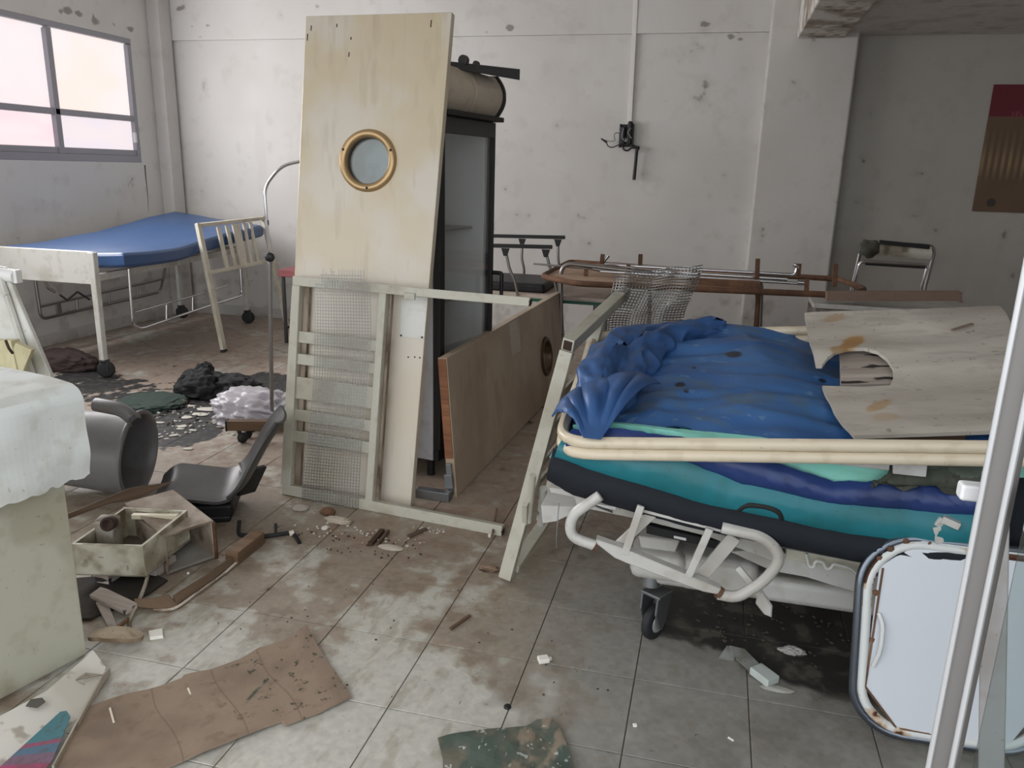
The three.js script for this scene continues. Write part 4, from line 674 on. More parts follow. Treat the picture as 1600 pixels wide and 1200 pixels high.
single('reflection_strip', 'grey upright strip added behind the right door glass to stand for a reflection', 'plank', barG([0.626,0.239,-1.45], [0.507,1.016,-1.45], 0.02, 0.042, [1, 0, 0.2]), std(C(160, 156, 156), 0.7, 0, { map: grimeMap }));  // upright strip added in place of a reflected band in the door glass

// ---------------------------------------------------------------- blue examination bed along the left wall
{
  const t = thing('examination_bed', 'white metal bed with long blue vinyl pad on black castors under the window', 'bed', [-4.6, 0, -5.6]);
  part('headboard', boxG(1.06, 0.225, 0.035, [-4.635, 0.778, -4.56], 0.006), M.whitePaint, t);
  const leg = (x, z, y1, w) => { const g = plateG([[x - w / 2, 0.13, z], [x + w / 2 - .01, 0.13, z], [x + w / 2, y1, z], [x - w / 2, y1, z]], 0.045, [x - w / 2, 0.13, z], [x + w / 2, 0.13, z], [x - w / 2, y1, z], 0.004); return g; };
  for (const [x, z, y, w] of [[-4.115, -4.54, 0.885, 0.05], [-5.14, -4.54, 0.885, 0.05], [-4.315, -6.66, 0.7, 0.04], [-5.05, -6.66, 0.7, 0.04]]) {
    part('leg', leg(x, z, y, w), M.whitePaint, t);
    const c = part('castor', [boxG(0.05, 0.012, 0.05, [x, 0.126, z - 0.02]), boxG(0.008, 0.08, 0.035, [x - 0.026, 0.085, z - 0.025]), boxG(0.008, 0.08, 0.035, [x + 0.026, 0.085, z - 0.025])], M.darkGrey, t);
    part('wheel', latheG([[0, -0.018], [0.045, -0.018], [0.058, -0.01], [0.06, 0], [0.058, 0.01], [0.045, 0.018], [0, 0.018]], [x, 0.06, z - 0.03], [0.5, 0, 0.87], 24), M.rubber, c);
  }
  part('bed_frame', [barG([-4.16, 0.7, -4.58], [-4.3, 0.72, -6.66], 0.03, 0.05), barG([-5.08, 0.7, -4.58], [-5.05, 0.72, -6.66], 0.03, 0.05), barG([-5.08, 0.7, -6.64], [-4.3, 0.72, -6.64], 0.03, 0.05), barG([-5.08, 0.7, -5.6], [-4.2, 0.71, -5.6], 0.03, 0.04)], M.whitePaint, t);
  part('crank', [tubeG([[-4.6, 0.66, -4.62], [-4.62, 0.6, -4.66], [-4.62, 0.56, -4.72]], 0.012, 0.02, 6)], M.chrome, t);
  const NL = [-4.99, 0.885, -4.66], NR = [-3.99, 0.873, -4.71], FR = [-4.06, 0.95, -6.62], FL = [-5.02, 1.04, -6.66];
  part('pad', padG((u, v) => {
    const a = mid(NL, FL, u), b = mid(NR, FR, u), p = mid(a, b, v), s = sstep(0.45, 0.95, u);
    return [p[0] + 0.012 * Math.sin(u * 9), p[1] - 0.035 * Math.sin(Math.PI * clamp(u * 1.25)) * (1 - s * 0.6) + 0.012 * (noise2(u * 6, v * 4, 0, 5) - 0.5) - 0.02 * Math.sin(Math.PI * v) * (1 - s), p[2]];
  }, 0.105, 60, 30, 0.022, 0.03, 0.05), M.blueVinyl, t);
  const far = part('side_rail', [tubeG([[-5.18,0.645,-5.115], [-5.18,0.25,-5.12], [-5.18,0.271,-6.567], [-5.18,0.496,-6.664]], 0.013, 0.06, 8), tubeG([[-5.18,0.352,-5.13], [-5.18,0.389,-6.621]], 0.011, 0.01, 8)], M.dullChrome, t);
  for (const [a, b] of [[[-5.18,0.363,-5.514], [-5.18,0.249,-5.503]], [[-5.18,0.365,-5.886], [-5.18,0.252,-5.877]], [[-5.18,0.375,-6.249], [-5.18,0.262,-6.242]]]) part('rail_post', cylG(a, b, 0.009), M.dullChrome, far);
  part('rail_lock', barG([-5.18,0.35,-5.312], [-5.18,0.244,-5.309], 0.012, 0.05, [0, 0, 1]), M.dullChrome, far);
  part('lever', tubeG([[-5.1,0.431,-5.26], [-5.1,0.379,-5.326], [-5.1,0.432,-5.444], [-5.1,0.349,-5.566]], 0.009, 0.01, 6), M.darkGrey, t);
  const near = part('side_rail', [tubeG([[-4.1,0.739,-4.878], [-4.1,0.337,-4.86], [-4.1,0.285,-4.934], [-4.1,0.329,-5.835], [-4.1,0.342,-6.278], [-4.1,0.584,-6.285]], 0.011, 0.05, 8), tubeG([[-4.1,0.418,-4.892], [-4.1,0.443,-5.725]], 0.008, 0.01, 8)], M.chrome, t);
  for (const [a, b] of [[[-4.1,0.424,-5.251], [-4.1,0.301,-5.234]], [[-4.1,0.432,-5.579], [-4.1,0.318,-5.564]]]) part('rail_post', cylG(a, b, 0.007), M.chrome, near);
}
// slatted bed end leaning against the blue bed
{
  const t = thing('slatted_bed_end', 'cream metal bed end with vertical slats leaning against the side of the blue bed', 'bed end', [-3.824,0,-6.025]);
  const n = [0.976, 0.214, -0.042], bar = (name, a, b, w, d = 0.03) => part(name, barG(a, b, d, w, [0, 0, 1]), M.offWhite, t);
  const fb = [-3.81,0.01,-5.529], ft = [-4.036,1.023,-5.632], gb = [-3.856,0.003,-6.616], gt = [-4.083,1.028,-6.674];
  for (const [a, b] of [[fb, ft], [gb, gt]]) { part('leg', barG(a, b, 0.03, 0.052, [0, 0.2, 1]), M.offWhite, t); part('rubber_foot', barG(add(a, [0, -0.003, 0]), mid(a, b, 0.015), 0.034, 0.056, [0, 0.2, 1]), M.rubber, t); }
  bar('top_rail', [-4.033,1.008,-5.642], [-4.079,1.011,-6.665], 0.034); bar('bottom_rail', [-3.951,0.635,-5.612], [-3.993,0.629,-6.627], 0.034);
  void n;
  for (const [a, b, w] of [[[-4.039,0.982,-5.907], [-3.964,0.641,-5.88], 0.05], [[-4.045,0.984,-6.035], [-3.968,0.638,-6.009], 0.045], [[-4.052,0.987,-6.179], [-3.975,0.639,-6.145], 0.11], [[-4.059,0.99,-6.317], [-3.98,0.637,-6.274], 0.045], [[-4.064,0.989,-6.426], [-3.984,0.637,-6.385], 0.045]]) bar('slat', a, b, w, 0.014);
  part('lock_bracket', [barG([-3.929,0.583,-5.626], [-3.9,0.451,-5.61], 0.012, 0.03, [0, 0, 1]), tubeG([[-3.901,0.504,-5.601], [-3.9,0.511,-5.787]], 0.006, 0.01, 6)], M.greyPaint, t);
}
// drip stand
{
  const b = [-2.42, 0, -3.93], hz = z => z; void hz;
  const t = thing('drip_stand', 'slim chrome drip stand with black clamp knob and curved hook behind the black chair shell', 'drip stand', b);
  const k0 = [-2.361,0.997,-3.9], top = [-2.356,1.38,-3.88];
  part('pole', cylG(add(b, [0, 0.06, 0]), k0, 0.0115), M.dullChrome, t);
  part('hook_rod', tubeG([k0, [-2.353,1.253,-3.88], top, [-2.235,1.495,-3.86], [-2.075,1.524,-3.84], [-2.004,1.487,-3.84]], 0.0085, 0.07, 8), M.chrome, t);
  part('collar', cylG([-2.365,0.969,-3.9], [-2.364,1.025,-3.9], 0.017), M.dullChrome, t);
  part('collar', cylG([-2.353,1.179,-3.88], [-2.354,1.206,-3.88], 0.012), M.dullChrome, t);
  part('clamp_knob', latheG([[0, -0.012], [0.024, -0.012], [0.027, -0.006], [0.024, 0.012], [0, 0.014]], [-2.335,1.01,-3.86], [0.1, 0, 1], 8), M.black, t);
  for (let i = 0; i < 5; i++) { const a = i / 5 * 6.283 + 0.5, e = [b[0] + Math.cos(a) * 0.2, 0.035, b[2] + Math.sin(a) * 0.2]; part('foot', [barG(add(b, [0, 0.06, 0]), e, 0.03, 0.022), latheG([[0, -0.012], [0.022, -0.012], [0.025, 0], [0.022, 0.012], [0, 0.012]], [e[0], 0.025, e[2]], [-Math.sin(a), 0, Math.cos(a)], 12)], M.blackSoft, t); }
}
{
  const t = thing('side_table', 'low table with a dusty red edge half hidden behind the tall cream door', 'table', [-3.2, 0, -6.0]);
  const z = -6.0, a = [-3.559,0.639,-6], y = a[1];
  part('table_top', boxG(0.62, 0.06, 0.45, [a[0] + 0.31, y - 0.03, z - 0.22], 0.006), std(C(150, 84, 88), 0.6, 0, { map: grimeMap }), t);
  for (const [dx, dz] of [[0.03, -0.03], [0.59, -0.03], [0.03, -0.41], [0.59, -0.41]]) part('leg', barG([a[0] + dx, 0, z + dz], [a[0] + dx, y - 0.06, z + dz], 0.025, 0.025, [0, 0, 1]), M.darkGrey, t);
}

// ---------------------------------------------------------------- rusty stretcher with chrome rails behind the bed
{
  const t = thing('stretcher_frame', 'rusty brown stretcher frame with loose chrome tubes on bent chrome legs by the back wall', 'stretcher', [-0.1, 0, -5.8]);
  const H = 0.8, rim = [[-1.127,0.8,-5.308], [-0.848,0.8,-5.058], [-0.039,0.8,-5.142], [0.85,0.8,-5.245], [0.988,0.8,-5.601], [0.888,0.8,-6.103], [-0.059,0.8,-6.132], [-1.116,0.8,-6.299]]; void H;
  part('rim', tubeG(rim, 0.02, 0.08, 8, true), M.rustBrown, t);
  part('deck', plateG([[-1.122,0.795,-5.389], [-0.865,0.795,-5.156], [-0.041,0.795,-5.24], [0.298,0.795,-5.269], [0.336,0.795,-6.158], [-0.058,0.795,-6.134], [-1.098,0.795,-6.258]], 0.012, rim[0], rim[3], rim[7]), std(C(178, 152, 130), 0.75, 0, { map: grimeMap }), t);
  part('brown_pad', [cylG([-0.127,0.804,-5.36], [0.305,0.804,-5.36], 0.042)], M.rustBrown, t);
  const lp = (a, b, c, d) => tubeG([a, b, c, d], 0.015, 0.1, 8);
  part('leg', lp([-1.012,0.378,-5.5], [-1.038,0.881,-5.5], [0.308,0.794,-5.5], [0.338,0.301,-5.5]), M.dullChrome, t);
  part('leg', lp(add([-1.012,0.378,-5.5], [0.58, 0, -0.55]), add([-1.032,0.746,-5.5], [0.58, 0.02, -0.55]), add([0.308,0.794,-5.5], [0.05, 0, -0.55]), add([0.338,0.301,-5.5], [0.05, 0, -0.55])), M.dullChrome, t);
  const feet = [[-1.012,0.378,-5.5], [0.338,0.301,-5.5]]; for (const f of feet) for (const o of [[0, 0, 0], [f === feet[0] ? 0.58 : 0.05, 0, -0.55]]) part('foot', cylG([f[0] + o[0], 0, f[2] + o[2]], add(f, o), 0.013), M.rustBrown, t);
  part('brace', cylG([0.312,0.784,-5.48], [0.329,0.214,-5.48], 0.016), M.rustBrown, t);
  for (const [a, b] of [[[0.286,0.975,-5.5], [0.298,0.772,-5.5]], [[0.569,0.936,-5.7], [0.571,0.849,-5.7]], [[0.786,0.957,-5.6], [0.797,0.806,-5.6]], [[0.597,0.87,-5.4], [0.603,0.787,-5.4]], [[-0.757,0.944,-5.6], [-0.762,0.876,-5.6]], [[-0.493,0.957,-5.6], [-0.491,0.864,-5.6]], [[-0.847,0.852,-5.45], [-0.848,0.799,-5.45]], [[-0.557,0.898,-5.45], [-0.558,0.841,-5.45]]]) part('post', barG(a, b, 0.012, 0.03, [1, 0, 0]), M.rustBrown, t);
  single('loose_rail', 'long bent chrome rail loop lying on the rusty stretcher', 'rail', [tubeG([[-0.718,0.935,-5.62], [-0.765,0.874,-5.62], [-0.671,0.872,-5.6], [0.54,0.868,-5.6], [0.553,0.928,-5.6], [0.523,0.939,-5.6]], 0.013, 0.05, 8), tubeG([[-0.747,0.866,-5.66], [-0.743,0.841,-5.64], [0.498,0.83,-5.64]], 0.012, 0.03, 8)], M.chrome);
  single('rod', 'straight chrome rod lying along the near side of the rusty stretcher', 'rod', [cylG([-0.744,0.843,-5.42], [0.56,0.836,-5.42], 0.010), cylG([0.543,0.843,-5.42], [0.587,0.842,-5.42], 0.018)], M.chrome);
  single('rod', 'thin dark rod jutting out over the left end of the rusty stretcher', 'rod', [cylG([-1.243,0.856,-5.55], [-0.791,0.845,-5.5], 0.007), cylG([-0.809,0.848,-5.5], [-0.728,0.84,-5.5], 0.012)], M.dullChrome);
}
// bench with guard rails beside the fridge
{
  const t = thing('trolley_couch', 'low couch with black pad and folding dark guard rails behind the fridge', 'couch', [-1.5, 0, -5.95]);
  const rail = (z, a, posts, r) => { const g = part('guard_rail', [barG(a[0], a[1], 0.02, 0.028)], M.black, t); for (const p of posts) { part('rail_post', tubeG(p, 0.011, 0.03, 6), M.dullChrome, g); part('hinge', plateG([add(p[0], [-0.03, 0.015, 0.014]), add(p[0], [0.03, 0.015, 0.014]), add(p[0], [0.012, -0.04, 0.014]), add(p[0], [-0.012, -0.04, 0.014])], 0.02, add(p[0], [-0.03, -0.04, 0.014]), add(p[0], [0.03, -0.04, 0.014]), add(p[0], [-0.03, 0.05, 0.014])), M.black, g); } void z; void r; };
  rail(0, [[-1.908,0.957,-5.6], [-1.122,0.976,-5.6]], [[[-1.467,0.936,-5.6], [-1.435,0.804,-5.6], [-1.389,0.713,-5.6], [-1.367,0.61,-5.6]], [[-1.167,0.942,-5.6], [-1.14,0.843,-5.6], [-1.099,0.753,-5.6], [-1.07,0.629,-5.6]]]);
  rail(1, [[-2.146,0.968,-6.3], [-1.161,0.991,-6.3]], [[[-1.512,0.95,-6.3], [-1.513,0.8,-6.3], [-1.49,0.723,-6.3], [-1.491,0.592,-6.3]], [[-1.217,0.958,-6.3], [-1.211,0.816,-6.3], [-1.197,0.739,-6.3], [-1.192,0.61,-6.3]]]);
  part('pad', boxG(0.75, 0.075, 0.55, [-1.56, [-1.424,0.657,-5.65][1], -5.95], 0.025), M.black, t);
  part('couch_top', boxG(1.2, 0.03, 0.75, [-1.32, [-1.411,0.622,-5.6][1] - 0.012, -5.98], 0.004), std(C(196, 182, 172), 0.6, 0, { map: grimeMap }), t);
  part('green_edge', boxG(1.2, 0.022, 0.012, [-1.32, [-1.41,0.593,-5.6][1] - 0.006, -5.6], 0.002), std(C(20, 92, 70), 0.4), t);
  for (const x of [-1.85, -0.8]) for (const z of [-5.68, -6.28]) part('leg', cylG([x, 0, z], [x, 0.6, z], 0.018), M.dullChrome, t);
}
// chrome armchair frame by the right wall
{
  const t = thing('metal_chair', 'tubular chrome chair frame with torn pale back rest in the right bay', 'chair', [1.35, 0, -6.5]);
  const z = -6.45; void z;
  part('back_frame', tubeG([[1.04,0.592,-6.5], [1.081,1.047,-6.5], [1.587,1.033,-6.5], [1.552,0.625,-6.5]], 0.014, 0.06, 8), M.dullChrome, t);
  part('seat_frame', tubeG([[1.017,0.777,-6.2], [1.033,0.926,-6.2], [1.484,0.922,-6.2], [1.466,0.757,-6.2]], 0.012, 0.03, 8), M.chrome, t);
  part('back_rest', sheetG((u, v) => { const p = mid(mid([1.181,1.055,-6.46], [1.552,1.03,-6.46], u), mid([1.187,0.946,-6.46], [1.562,0.937,-6.46], u), v); return [p[0], p[1] + 0.006 * noise2(u * 9, v * 3), p[2] + 0.02 * Math.sin(v * 3.14)]; }, 24, 8, 0.02), std(C(205, 203, 190), 0.6, 0, { map: stainMap }), t);
  part('back_band', barG([1.185,1.053,-6.43], [1.528,1.031,-6.43], 0.02, 0.03), M.black, t);
  part('torn_rag', smoothed(new THREE.SphereGeometry(1, 20, 14), p => { const k = 0.7 + 0.6 * noise3(p.x * 2, p.y * 2, p.z * 2); p.multiply(new THREE.Vector3(0.075, 0.06, 0.04)).multiplyScalar(k).add(V([1.121,1,-6.46])); }), std(C(96, 98, 88), 0.8, 0, { map: stainMap }), t);
  for (const p of [[1.04,0.592,-6.5], [1.552,0.625,-6.5], [1.017,0.777,-6.2], [1.466,0.757,-6.2]]) part('leg', cylG([p[0], 0, p[2]], p, 0.013), M.dullChrome, t);
  part('cross_bar', barG([1.104,0.891,-6.4], [1.526,0.885,-6.4], 0.03, 0.02), M.blackSoft, t);
}
single('wooden_beam', 'long dusty wooden beam lying behind the warped board', 'beam', barG([0.695,0.797,-5.2], [1.445,0.844,-5.2], 0.1, 0.05), std(C(140, 118, 104), 0.8, 0, { map: grimeMap }), null);
{
  const t = thing('low_cabinet', 'low pale cabinet standing under the dusty wooden beam', 'cabinet', [1.25, 0, -5.4]);
  const a = [0.639,0.753,-5.15], b = [1.441,0.79,-5.15];
  part('cabinet_body', boxG(b[0] - a[0], a[1] - 0.03, 0.4, [(a[0] + b[0]) / 2, (a[1] - 0.03) / 2, -5.36], 0.008), std(C(182, 180, 178), 0.6, 0, { map: stainMap }), t);
  part('cabinet_top', boxG(b[0] - a[0] + 0.03, 0.03, 0.44, [(a[0] + b[0]) / 2, a[1] - 0.015, -5.36], 0.006), M.greyPaint, t);
}
single('plank', 'grey plank leaning in the gap beyond the far rail', 'plank', barG([0.226,0.03,-4.892], [0.491,0.724,-4.1], 0.02, 0.09, [0.4, 1, 0]), std(C(158, 152, 146), 0.8, 0, { map: greyWoodMap }));
single('plank', 'pale thin plank under the grey one beyond the far rail', 'plank', barG([0.329,0.03,-4.78], [0.507,0.708,-3.95], 0.02, 0.07, [0.4, 1, 0]), std(C(196, 192, 184), 0.8, 0, { map: greyWoodMap }));
{ const a = [0.28,0.803,-3.3], b = [0.52,0.801,-3.3]; single('metal_box', 'white metal box standing close behind the blue sheet, only its top edge showing', 'box', boxG(b[0] - a[0], a[1], 0.1, [(a[0] + b[0]) / 2, a[1] / 2, -3.35], 0.006), M.greyPaint); }

// ---------------------------------------------------------------- on the walls
{
  const t = thing('socket_box', 'open black junction box on the back wall with wires hanging out', 'junction box', [-0.803,1.815,-7.02]);
  part('box', [boxG(0.012, 0.19, 0.05, [-0.854,1.803,-7]), boxG(0.012, 0.19, 0.05, [-0.747,1.805,-7]), boxG(0.12, 0.012, 0.05, [-0.796,1.732,-7]), boxG(0.12, 0.18, 0.008, [-0.803,1.805,-7.025])], M.black, t);
  part('socket_insert', [boxG(0.045, 0.15, 0.05, [-0.832,1.803,-6.99], 0.012), boxG(0.04, 0.19, 0.05, [-0.774,1.825,-6.99], 0.014)], M.black, t);
  for (const p of [[[-0.826,1.863,-6.96], [-0.837,1.786,-6.95], [-0.798,1.751,-6.96]], [[-0.762,1.864,-6.96], [-0.791,1.828,-6.95], [-0.752,1.782,-6.96]], [[-0.805,1.782,-6.96], [-0.791,1.751,-6.95], [-0.784,1.787,-6.96]]]) part('wire', tubeG(p, 0.004, 0.02, 5), std(C(150, 150, 150), 0.5), t);
  part('wire', tubeG([[-0.847,1.818,-6.98], [-0.894,1.827,-6.96], [-0.902,1.795,-6.95], [-0.885,1.765,-6.96], [-0.917,1.754,-6.96], [-0.973,1.759,-6.97]], 0.004, 0.03, 5), std(C(148, 146, 142), 0.5), t);
  part('wire', tubeG([[-0.853,1.73,-6.98], [-0.914,1.702,-6.96], [-0.953,1.717,-6.96], [-0.96,1.748,-6.96], [-1.001,1.774,-6.97]], 0.005, 0.03, 5), M.darkGrey, t);
  part('wire_end', cylG([-0.961,1.748,-6.965], [-1.011,1.776,-6.965], 0.011, 0.005), M.black, t);
  part('wire', tubeG([[-0.826,1.73,-6.98], [-0.816,1.689,-6.96], [-0.777,1.679,-6.96], [-0.747,1.71,-6.96], [-0.694,1.701,-6.97]], 0.008, 0.04, 6), M.black, t);
  part('hanging_cable', tubeG([[-0.738,1.716,-6.97], [-0.689,1.707,-6.97], [-0.704,1.691,-6.97], [-0.708,1.582,-6.98], [-0.713,1.445,-6.98]], 0.014, 0.02, 8), M.black, t);
}
single('cable_conduit', 'white plastic cable conduit running up the back wall to the ceiling', 'conduit', barG([-0.782,1.898,-7.02], add([-0.793,2.844,-7], [0, 0.35, 0]), 0.02, 0.034, [1, 0, 0]), std(C(224, 221, 216), 0.5), [-0.782,1.898,-7.02]);
{
  const a = [1.95,2.219,-7.09], b = [1.956,1.277,-7.09], W = 0.62, y0 = b[1], y1 = a[1];
  const poster = tex(512, 768, (u, v) => {
    if (v > 0.755) return v < 0.8 && u > 0.25 && fbm(u * 60, v * 30, 2, 0, 801) > 0.5 ? [0.5, 0.22, 0.28] : [0.4, 0.13, 0.18];
    let c = mix3([0.38, 0.3, 0.25], [0.43, 0.34, 0.27], fbm(u * 3, v * 3, 3, 0, 811));
    const bar = 0.5 + 0.5 * Math.sin(u * 2 * Math.PI * 13), k = sstep(0.22, 0.3, v) * sstep(0.68, 0.6, v), g = noise2(Math.floor(u * 13) * 3.7, 2, 0, 7);
    c = mix3(c, [0.36, 0.29, 0.24], k * 0.7); c = mix3(c, [0.64, 0.54, 0.38], k * bar * (0.25 + 0.6 * Math.exp(-(((v - 0.4) / 0.1) ** 2))) * (0.7 + 0.5 * g));
    const d = Math.hypot((u - 0.2) * 0.66, v - 0.075); if (d < 0.035) c = mix3(c, [0.22, 0.2, 0.19], 0.9);
    return c;
  });
  const g = boxG(W, y1 - y0, 0.012, [a[0] + W / 2, (y0 + y1) / 2, -7.092], 0.001); const p = g.attributes.position, q = g.index ? g.toNonIndexed() : g; void p;
  for (let i = 0; i < q.attributes.position.count; i++) q.attributes.uv.setXY(i, (q.attributes.position.getX(i) - a[0]) / W, (q.attributes.position.getY(i) - y0) / (y1 - y0));
  single('poster', 'wall poster with maroon heading and rows of golden brown bars in the right bay', 'poster', q, std(C(255, 255, 255), 0.35, 0, { map: poster }), null, { keepUV: true });
}

// ---------------------------------------------------------------- left foreground
{
  const c = [-1.8, 0, -1.772], a = [-0.266, 0, 0.964], b = [-0.964, 0, -0.266], at = (s, y, d) => [c[0] + a[0] * s + b[0] * d, y, c[2] + a[2] * s + b[2] * d];
  const t = thing('cabinet', 'pale green cabinet with bare scuffed side, a white cloth over its top', 'cabinet', at(0.35, 0, 0.15));
  const body = painted(C(183, 182, 165), { map: grimeMap, rough: 0.45 });
  part('side_panel', plateG([at(0, 0.012, 0), at(0.8, 0.012, 0), at(0.8, 0.85, 0), at(0, 0.85, 0)], 0.018, at(0, 0, 0), at(0.8, 0, 0), at(0, 0.86, 0)), body, t);
  part('back_panel', plateG([at(0, 0.012, 0.018), at(0, 0.85, 0.018), at(0, 0.85, 0.32), at(0, 0.012, 0.32)], 0.016, at(0, 0, 0.32), at(0, 0, 0.018), at(0, 0.86, 0.32)), body, t);
  part('top_panel', plateG([at(0, 0.84, 0), at(0.8, 0.84, 0), at(0.8, 0.84, 0.32), at(0, 0.84, 0.32)], 0.015, at(0, 0.84, 0), at(0.8, 0.84, 0), at(0, 0.84, 0.32)), body, t);
  part('plinth', [barG(at(0.02, 0.02, 0.04), at(0.8, 0.02, 0.04), 0.02, 0.04), barG(at(0.02, 0.02, 0.28), at(0.8, 0.02, 0.28), 0.02, 0.04)], M.darkGrey, t);
  const cloth = sheetG((u, v) => {
    const s = lerp(-0.05, 0.78, u); let d, y; const rag = 0.012 * noise2(u * 40, 3, 0, 2) + 0.006 * noise2(u * 7, 1, 0, 4);
    if (v < 0.42) { d = lerp(0.33, -0.03, v / 0.42); y = 0.868 + 0.006 * noise2(u * 6, v * 6, 0, 3) + 0.012 * Math.sin(Math.PI * v / 0.42) * noise2(u * 5, 9, 0, 8); }
    else if (v < 0.5) { const k = (v - 0.42) / 0.08 * Math.PI / 2; d = -0.03 - 0.035 * Math.sin(k); y = 0.868 - 0.03 * (1 - Math.cos(k)); }
    else { const k = (v - 0.5) / 0.5; d = -0.065 + 0.012 * Math.sin(u * 13 + k) * k + 0.014 * (noise2(u * 9, k * 3, 0, 6) - 0.5); y = 0.838 - (0.225 + 0.03 * (1 - u) * 0.3 + rag) * k; }
    return at(s - 0.01 * v, y, d);
  }, 90, 60, 0.004);
  single('cloth', 'white cloth draped over the top of the pale green cabinet, ragged at its lower edge', 'cloth', cloth, std(C(218, 222, 220), 0.85, 0, { map: grimeMap, bumpMap: weaveBump, bumpScale: 0.0004 }));
}
{
  const z = -2.34, t = thing('moulded_panel', 'white panel with raised rim and yellowed plastic insert leaning behind the pale green cabinet', 'panel', [-3.321,0,-3.072]);
  const o = [-2.42,0.385,-2.3], P = [[-2.863,0.332,-2.3], [-2.278,0.402,-2.3], [-2.38,0.717,-2.36], [-2.54,0.994,-2.42], [-2.591,1.095,-2.44], [-2.863,1.125,-2.44]]; void z; void o;
  const f = frameOf(P[0], P[1], P[5]), pl = P.map(f.to), at = (x, y, q) => new THREE.Vector3(x, y, q).applyMatrix4(f.m).toArray();
  part('panel', slabG(pl, 0.02, f.m, 0.003), M.whitePaint, t);
  part('rim', [barG(at(pl[1][0] - 0.035, pl[1][1], 0.008), at(pl[3][0] - 0.035, pl[3][1], 0.008), 0.016, 0.03), barG(at(pl[3][0] - 0.035, pl[3][1], 0.008), at(pl[4][0] - 0.035, pl[4][1], 0.008), 0.016, 0.03)], M.whitePaint, t);
  const iv = std(C(206, 198, 160), 0.45, 0, { map: grimeMap });
  const h = part('insert', [barG([-2.562,0.781,-2.27], [-2.416,0.793,-2.27], 0.04, 0.14), barG([-2.447,0.721,-2.26], [-2.39,0.841,-2.28], 0.03, 0.06)], iv, t);
  part('clip', tubeG([[-2.411,0.87,-2.22], [-2.391,0.844,-2.21], [-2.388,0.825,-2.22]], 0.005, 0.01, 6), M.tubeInside, h);
  single('plastic_connector', 'white plastic pipe connector perched on the leaning white panel', 'connector', [cylG([-2.638,1.078,-2.42], [-2.569,1.07,-2.42], 0.022), cylG([-2.574,1.069,-2.42], [-2.534,1.067,-2.42], 0.026), boxG(0.02, 0.05, 0.03, [-2.531,1.067,-2.42])], std(C(226, 226, 224), 0.4));
}
// grey plastic tub on its side
{
  const m = std(C(112, 111, 112), 0.42, 0, { map: grimeMap, bumpMap: orangePeel, bumpScale: 0.0006 }), t = thing('plastic_tub', 'large grey plastic tub with rolled rim lying on its side behind the cabinet', 'tub', [-2.62, 0, -2.86]);
  const ax = V([0.93, -0.08, -0.25]).normalize().toArray(), o = [-2.92, 0.225, -2.80];
  part('body', latheG([[0, 0], [0.15, 0.0], [0.165, 0.02], [0.185, 0.3], [0.193, 0.42], [0.205, 0.43], [0.205, 0.445], [0.188, 0.445], [0.178, 0.4], [0.168, 0.06], [0.15, 0.02], [0, 0.02]], o, ax, 48), m, t);
  const r = part('rolled_rim', tubeG([[-2.522,0.48,-2.72], [-2.387,0.47,-2.72], [-2.329,0.425,-2.72]], 0.03, 0.05, 16), m, t);
  part('rim_opening', cylG([-2.328,0.441,-2.705], [-2.309,0.43,-2.7], 0.021), M.darkGrey, r);
}
// black chair shell
{
  const t = thing('chair_shell', 'black moulded plastic chair shell without legs sitting on the floor', 'chair', [-2.0, 0, -2.85]);
  const cen = fillet([[-2.30, 0.085, -2.77], [-2.255, 0.125, -2.785], [-1.985, 0.105, -2.845], [-1.905, 0.16, -2.86], [-1.80, 0.36, -2.90], [-1.745, 0.44, -2.93]], 0.07), cc = new THREE.CatmullRomCurve3(cen);
  const wv = [-0.43, 0, -0.9];
  const f = (u, v) => { const p = cc.getPointAt(u), w = 0.2 * (u < 0.12 ? lerp(0.72, 1, u / 0.12) : u > 0.6 ? lerp(1, 0.62, Math.pow((u - 0.6) / 0.4, 2)) : 1), s = 2 * v - 1, e = Math.pow(Math.abs(s), 2.5) * (u > 0.5 ? 0.035 : 0.022); const n = u < 0.5 ? [0, 1, 0] : [-0.85, 0.45, 0.1]; return [p.x + wv[0] * w * s + n[0] * e, p.y + n[1] * e, p.z + wv[2] * w * s + n[2] * e]; };
  part('shell', sheetG((u, v) => f(u, 1 - v), 60, 28, 0.012), std(C(62, 60, 61), 0.38, 0, { map: grimeMap, bumpMap: orangePeel, bumpScale: 0.0005 }), t);
  part('under_pan', [boxG(0.24, 0.07, 0.26, [-2.07, 0.05, -2.82], 0.02, [0, 0.42, 0]), boxG(0.16, 0.03, 0.2, [-2.03, 0.016, -2.8], 0.01, [0, 0.42, 0])], M.black, t);
  part('back_spine', barG([-1.915, 0.09, -2.86], [-1.86, 0.21, -2.88], 0.12, 0.02, [1, 0.4, 0]), M.black, t);
}
// timber castor bar behind it
{
  const t = thing('castor_base', 'wood-faced chair base arm with a small castor, under the plastic bag', 'chair base', [-2.389,0,-3.671]);
  part('arm', barG([-2.523,0.1,-3.641], [-2.21,0.1,-3.747], 0.05, 0.055), std(C(150, 134, 116), 0.6, 0, { map: woodMap }), t);
  part('end_cap', barG([-2.526,0.1,-3.64], [-2.516,0.1,-3.643], 0.056, 0.06), M.black, t);
  part('castor', [latheG([[0, -0.014], [0.026, -0.014], [0.03, 0], [0.026, 0.014], [0, 0.014]], [-2.44,0.03,-3.654], [0.8, 0.1, 0.6], 18), cylG([-2.48,0.045,-3.687], [-2.464,0.08,-3.654], 0.012)], M.black, t);
}
